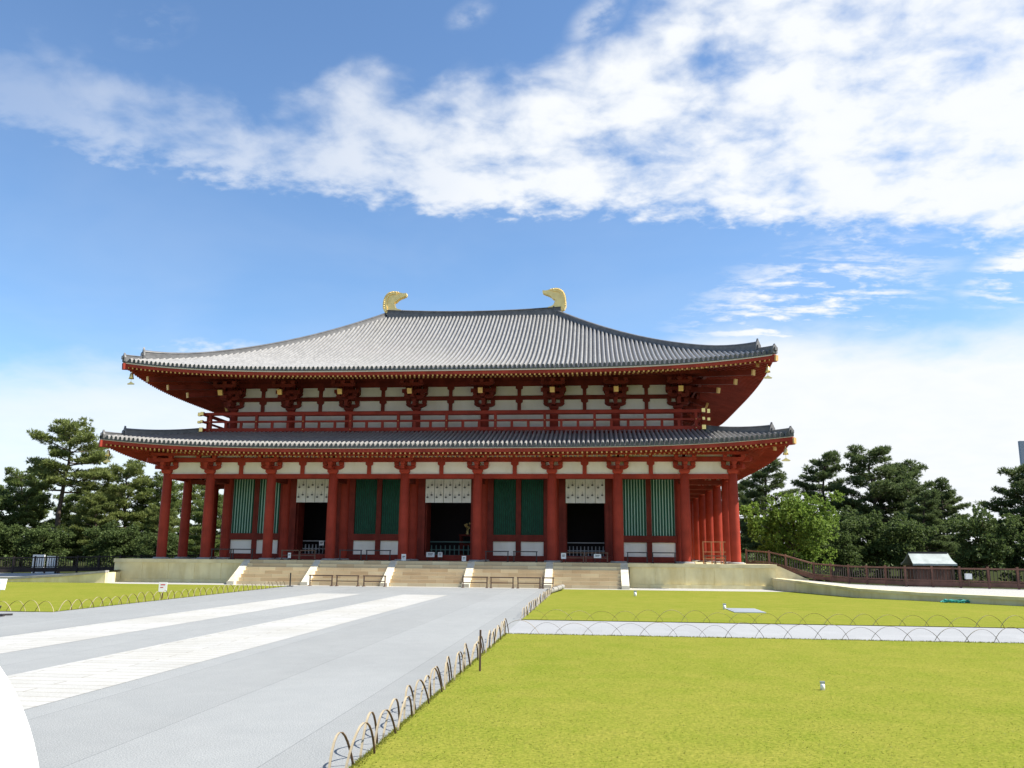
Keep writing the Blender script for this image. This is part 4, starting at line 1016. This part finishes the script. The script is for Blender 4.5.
def tree_proto(name, H_, seed, kind, leaf, crown_from=.3, spread=.32, density=1., lean=0., nbr=34):
    """returns an Empty with a trunk (limbs included) and a crown mesh; heights in metres"""
    rng = np.random.default_rng(seed); root = empty(name); b = MB()
    tp = [np.array((0,0,-.2))]; 
    for i in range(1,9):
        t = i/8; tp.append(np.array((lean*H_*t*t+rng.normal(0,.018*H_)*t,rng.normal(0,.018*H_)*t,H_*(.97 if kind != 'broad' else .80)*t)))
    r0 = H_*.021
    b.tube(tp,[r0*(1-.82*i/8)+.015 for i in range(9)],8)
    def trunk_at(z):
        t = z/(tp[-1][2]); i = int(min(7,max(0,t*8))); f = t*8-i; return tp[i]+(tp[i+1]-tp[i])*f
    TP, TD = [], []
    def pad(c, rx, rz, m, updir=.55, flat=True):
        m = max(4,int(m*density)); g = rng.normal(0,1,(m,3)); g /= np.linalg.norm(g,axis=1,keepdims=True); rad = rng.uniform(.35,1,(m,1))**.55
        o = g*rad; p = np.array(c)+o*np.array([rx,rx,rz]); 
        if flat: p[:,2] = np.maximum(p[:,2],c[2]-rz*.45)
        d = g*np.array([1,1,.7])+np.array([0,0,updir]); d /= np.linalg.norm(d,axis=1,keepdims=True)
        TP.append(p); TD.append(d)
    if kind == 'pine':
        nb = int(nbr+4*rng.random())
        for k in range(nb):
            t = (k+rng.uniform(-.4,.4))/nb; t = min(1,max(0,t)); z = H_*(crown_from+(.985-crown_from)*t)
            prof = math.sin(min(1,(.12+.88*(1-t))**.85)*math.pi*.5)*(.60+.40*min(1,t/.14)); L_ = H_*spread*prof*rng.uniform(.55,1.20)+.25
            a = k*2.399+rng.uniform(-.6,.6); base = trunk_at(z); rise = .04+.50*t+rng.uniform(-.12,.12)
            end = base+np.array((math.cos(a)*L_,math.sin(a)*L_,L_*rise)); pts = limb(b,base,end,r0*(.34-.22*t)+.012,.012,rng,-.06)
            ns = max(3,int(L_/.30)); dirn = np.array((math.cos(a),math.sin(a),0)); lat = np.array((-math.sin(a),math.cos(a),0))
            for q in range(ns):
                f = 1-.70*q/ns; i = int(min(4,f*5)); pt = pts[i]+(pts[i+1]-pts[i])*(f*5-i)
                for sd_ in ((-1,1) if q else (0,)):
                    w = L_*rng.uniform(.10,.34)*(.55+.7*q/ns)
                    c = pt+lat*sd_*w+dirn*w*.5+np.array((0,0,rng.uniform(.0,.16)+w*.16)); rx = rng.uniform(.24,.42)*(.75+.03*H_)
                    pad(c,rx,rx*rng.uniform(.28,.42),46*rx+3)
                    if sd_: limb(b,pt,c-np.array((0,0,.06)),.016,.007,rng,0,3)
        for q in range(4): pad(tp[-1]+np.array((rng.normal(0,.12),rng.normal(0,.12),.05-.22*q)),.26+.07*q,.20,16)
    else:
        n_l = 13 if kind == 'broad' else 8
        for k in range(n_l):
            a = k*2.399+rng.uniform(-.4,.4); t = .12+.76*(k+.5)/n_l; z0 = H_*(.16+.45*t); base = trunk_at(z0)
            L_ = H_*spread*rng.uniform(.7,1.05)*(1.05-.35*abs(t-.4)); end = np.array((math.cos(a)*L_,math.sin(a)*L_,min(H_*.93,z0+H_*(.10+.30*t)+rng.uniform(-.05,.08)*H_)))+base*np.array([1,1,0])
            pts = limb(b,base,end,r0*.42,.02,rng,.08)
            for q in range(9):
                f = rng.uniform(.35,1.05); i = int(min(4,f*5)); pt = pts[i]+(pts[min(5,i+1)]-pts[i])*(f*5-i)
                c = pt+rng.normal(0,.085*H_,3)*np.array([1,1,.9]); rx = rng.uniform(.07,.125)*H_
                pad(c,rx,rx*.75,30,.25,False)
        for q in range(10): pad(trunk_at(H_*.74)+rng.normal(0,.10*H_,3)+np.array((0,0,.06*H_)),.10*H_,.08*H_,30,.25,False)
        for q in range(22):                                     # skirt of low foliage
            a = rng.random()*6.28; rr = H_*spread*rng.uniform(.35,.95); pad(np.array((math.cos(a)*rr,math.sin(a)*rr,H_*rng.uniform(.10,.42))),.095*H_,.075*H_,26,.2,False)
    P_, D_ = np.concatenate(TP), np.concatenate(TD)
    if kind == 'pine': vv, ff = leaf_cards(P_,D_,.27,.048,6,.45,rng)
    else: vv, ff = leaf_cards(P_,D_,.19,.12,5,.80,rng)
    b.build('trunk','bark',root); grid_obj('crown',vv,ff,leaf,root)
    return root
protos = {
 'tall': tree_proto('pine_tree',12,11,'pine','pineG',.52,.27,.9,.02,24),
 'pineA': tree_proto('pine_tree',11,3,'pine','pineD',.22,.26,1.0,-.02,36),
 'pineB': tree_proto('pine_tree',10,21,'pine','pineD',.14,.30,1.0,.02,40),
 'pineC': tree_proto('pine_tree',9,5,'pine','pineG',.12,.36,1.0,.04,34),
 'pineL': tree_proto('pine_tree',9,8,'pine','pine',.14,.34,1.0,-.03,34),
 'broad': tree_proto('broadleaf_tree',7,33,'broad','leaf',.1,.46,1.25),
 'dull': tree_proto('broadleaf_tree',6,41,'broad','leafD',.1,.46,1.0),
}
PH = {'tall':12,'pineA':11,'pineB':10,'pineC':9,'pineL':9,'broad':7,'dull':6}
used = set()
def tree(kind, x, y, h, label, rot=None, wide=1., group=None):
    p = protos[kind]
    if kind in used: o = copy_tree(p)
    else: o = p; used.add(kind)
    s = h/PH[kind]; o.location = (x,y,-.05); o.scale = (s*wide,s*wide,s); o.rotation_euler = (0,0,random.random()*6.28 if rot is None else rot)
    tag(o,label,'tree',group or ('trees left of the hall' if x < 0 else 'trees right of the hall'))
tree('tall',-47.7,34,15.6,'tall open pine rising above all others left of the hall',.6,1.0)
tree('pineL',-56.2,40,10.8,'bushy pine with a pointed top left of the tall open pine',1.,.95)
tree('pineC',-41.2,36,11.2,'broad olive pine between the tall open pine and the hall corner',2.2,1.0)
tree('dull',-54.8,31,8.6,'rounded green tree at the left edge of the photo',.2,1.0)
tree('pineC',-42.6,33,7.6,'low olive pine left of the hall corner column',4.1,1.1)
tree('pineL',-38.7,38,9.8,'bushy pine seen directly behind the left corner column',5.,1.0)
tree('pineC',-37.6,46,10.0,'bushy pine seen between the two leftmost columns',.9,1.0)
tree('pineL',-30.6,35,7.6,'low bushy pine seen between second and third column from the left',2.,1.0)
tree('pineC',-35.5,33,6.4,'low olive pine at the foot of the second column from the left',3.6,1.0)
tree('pineL',-52.0,35,8.4,'bushy pine filling the gap left of the tall pine trunk',.4,1.1)
tree('pineC',-46.0,40,8.8,'olive pine filling the gap right of the tall pine trunk',5.5,1.05)
tree('pineL',-50.2,42,8.6,'bushy pine behind the trunk of the tall open pine',1.9,1.1)
tree('pineL',-58.5,33,8.8,'mid green pine beyond the left edge of the photo',2.6,1.0)
tree('dull',-50.5,28.5,4.6,'low round shrub behind the dark left fence',1.4,1.3)
tree('dull',-45.5,28.5,4.2,'low round shrub behind the white panels',3.9,1.3)
tree('dull',-38.5,29,4.4,'low round shrub behind the fence near the left podium corner',2.7,1.3)
tree('dull',-33.0,29,3.8,'low round shrub behind the left gallery',.7,1.3)
tree('broad',24.9,14,7.0,'bright green rounded broadleaf tree beside the right hall corner',.5,.92)
tree('pineA',27.0,35,11.0,'dark pine behind the bright broadleaf tree',1.1,1.1)
tree('pineA',33.3,38,12.2,'dark pine with a pointed top left of the tallest right pine',2.6,1.0)
tree('pineB',37.2,34,12.3,'tallest dark pine in the middle of the right group',4.0,1.15)
tree('pineB',41.1,36,11.0,'dark pine on the right shoulder of the tallest right pine',5.3,1.1)
tree('pineA',43.3,33,9.0,'low dark pine sloping down right of the middle group',.4,1.0)
tree('pineA',46.0,40,8.4,'slim dark pine in the gap of the right trees',3.4,.8)
tree('pineB',42.6,15,8.6,'big dark pine at the right edge of the photo',1.9,1.15)
tree('pineB',47.2,18,9.2,'dark pine beyond the right edge of the photo',3.1,1.1)
tree('pineB',44.6,12,8.8,'dense dark pine low in front of the big pine at the right edge',.7,1.2)
tree('dull',37.6,11,5.2,'dull green round tree right of the roofed shed',.8,1.0)
tree('dull',31.2,22,5.6,'dull green tree under the tall dark pines',2.0,1.1)
tree('dull',34.6,20,5.0,'dull green tree right behind the roofed shed',3.6,1.1)
tree('dull',42.5,9,4.4,'dull green shrub behind the fence at the right edge',4.6,1.2)
tree('pineA',25.0,42,11.2,'dark pine peeping out behind the right hall corner',5.6,1.0)
tree('dull',28.8,19,4.2,'dark shrub at the foot of the bright broadleaf tree',5.2,1.2)
tree('pineA',38.8,26,7.5,'short dark pine in front of the tallest right pine',2.2,1.15)
for k in list(protos):
    if k not in used:
        for ch in list(protos[k].children): bpy.data.objects.remove(ch)
        bpy.data.objects.remove(protos[k])
# far wood: one low mass of foliage behind everything
def far_wood():
    rng = np.random.default_rng(77); TP = []; TD = []
    for k in range(430):
        x = rng.uniform(-150,150); y = 85+rng.uniform(0,45); 
        if -22 < x < 18: continue
        h = rng.uniform(2.0,4.6) ; rx = rng.uniform(1.6,3.0)
        g = rng.normal(0,1,(46,3)); g /= np.linalg.norm(g,axis=1,keepdims=True)
        p = np.array((x,y,h*.45))+g*np.array((rx,rx,h*.6)); p[:,2] = np.maximum(p[:,2],0); TP.append(p); TD.append(g)
    vv, ff = leaf_cards(np.concatenate(TP),np.concatenate(TD),.75,.7,2,.6,rng)
    o = grid_obj('far_wood',vv,ff,'leafD'); o['kind'] = 'stuff'; tag(o,'distant dark green wood low behind the hall','wood')
far_wood()
# pale tower building far off at the right
r = tag(empty('tower_building',(152,250,0)),'pale grey twin towered building above the trees at the far right','building')
V['far'] = mat('far_grey_wall',(.34,.38,.43),.8); V['farw'] = mat('far_window_band',(.20,.23,.26),.5)
b = MB(); b.box(6.2,26,-4,8,0,35); b.build('main_block','far',r)
for x, w, h in ((-.4,.8,40.4),(3.2,1.7,42.2)):
    b = MB(); b.box(x-w,x+w,-4.6,-3.4,0,h); b.build('tower','far',r)
for z in range(12,36,4):
    b = MB(); b.box(7,25,-4.03,-3.9,z,z+1.6); b.build('window_band','farw',r)
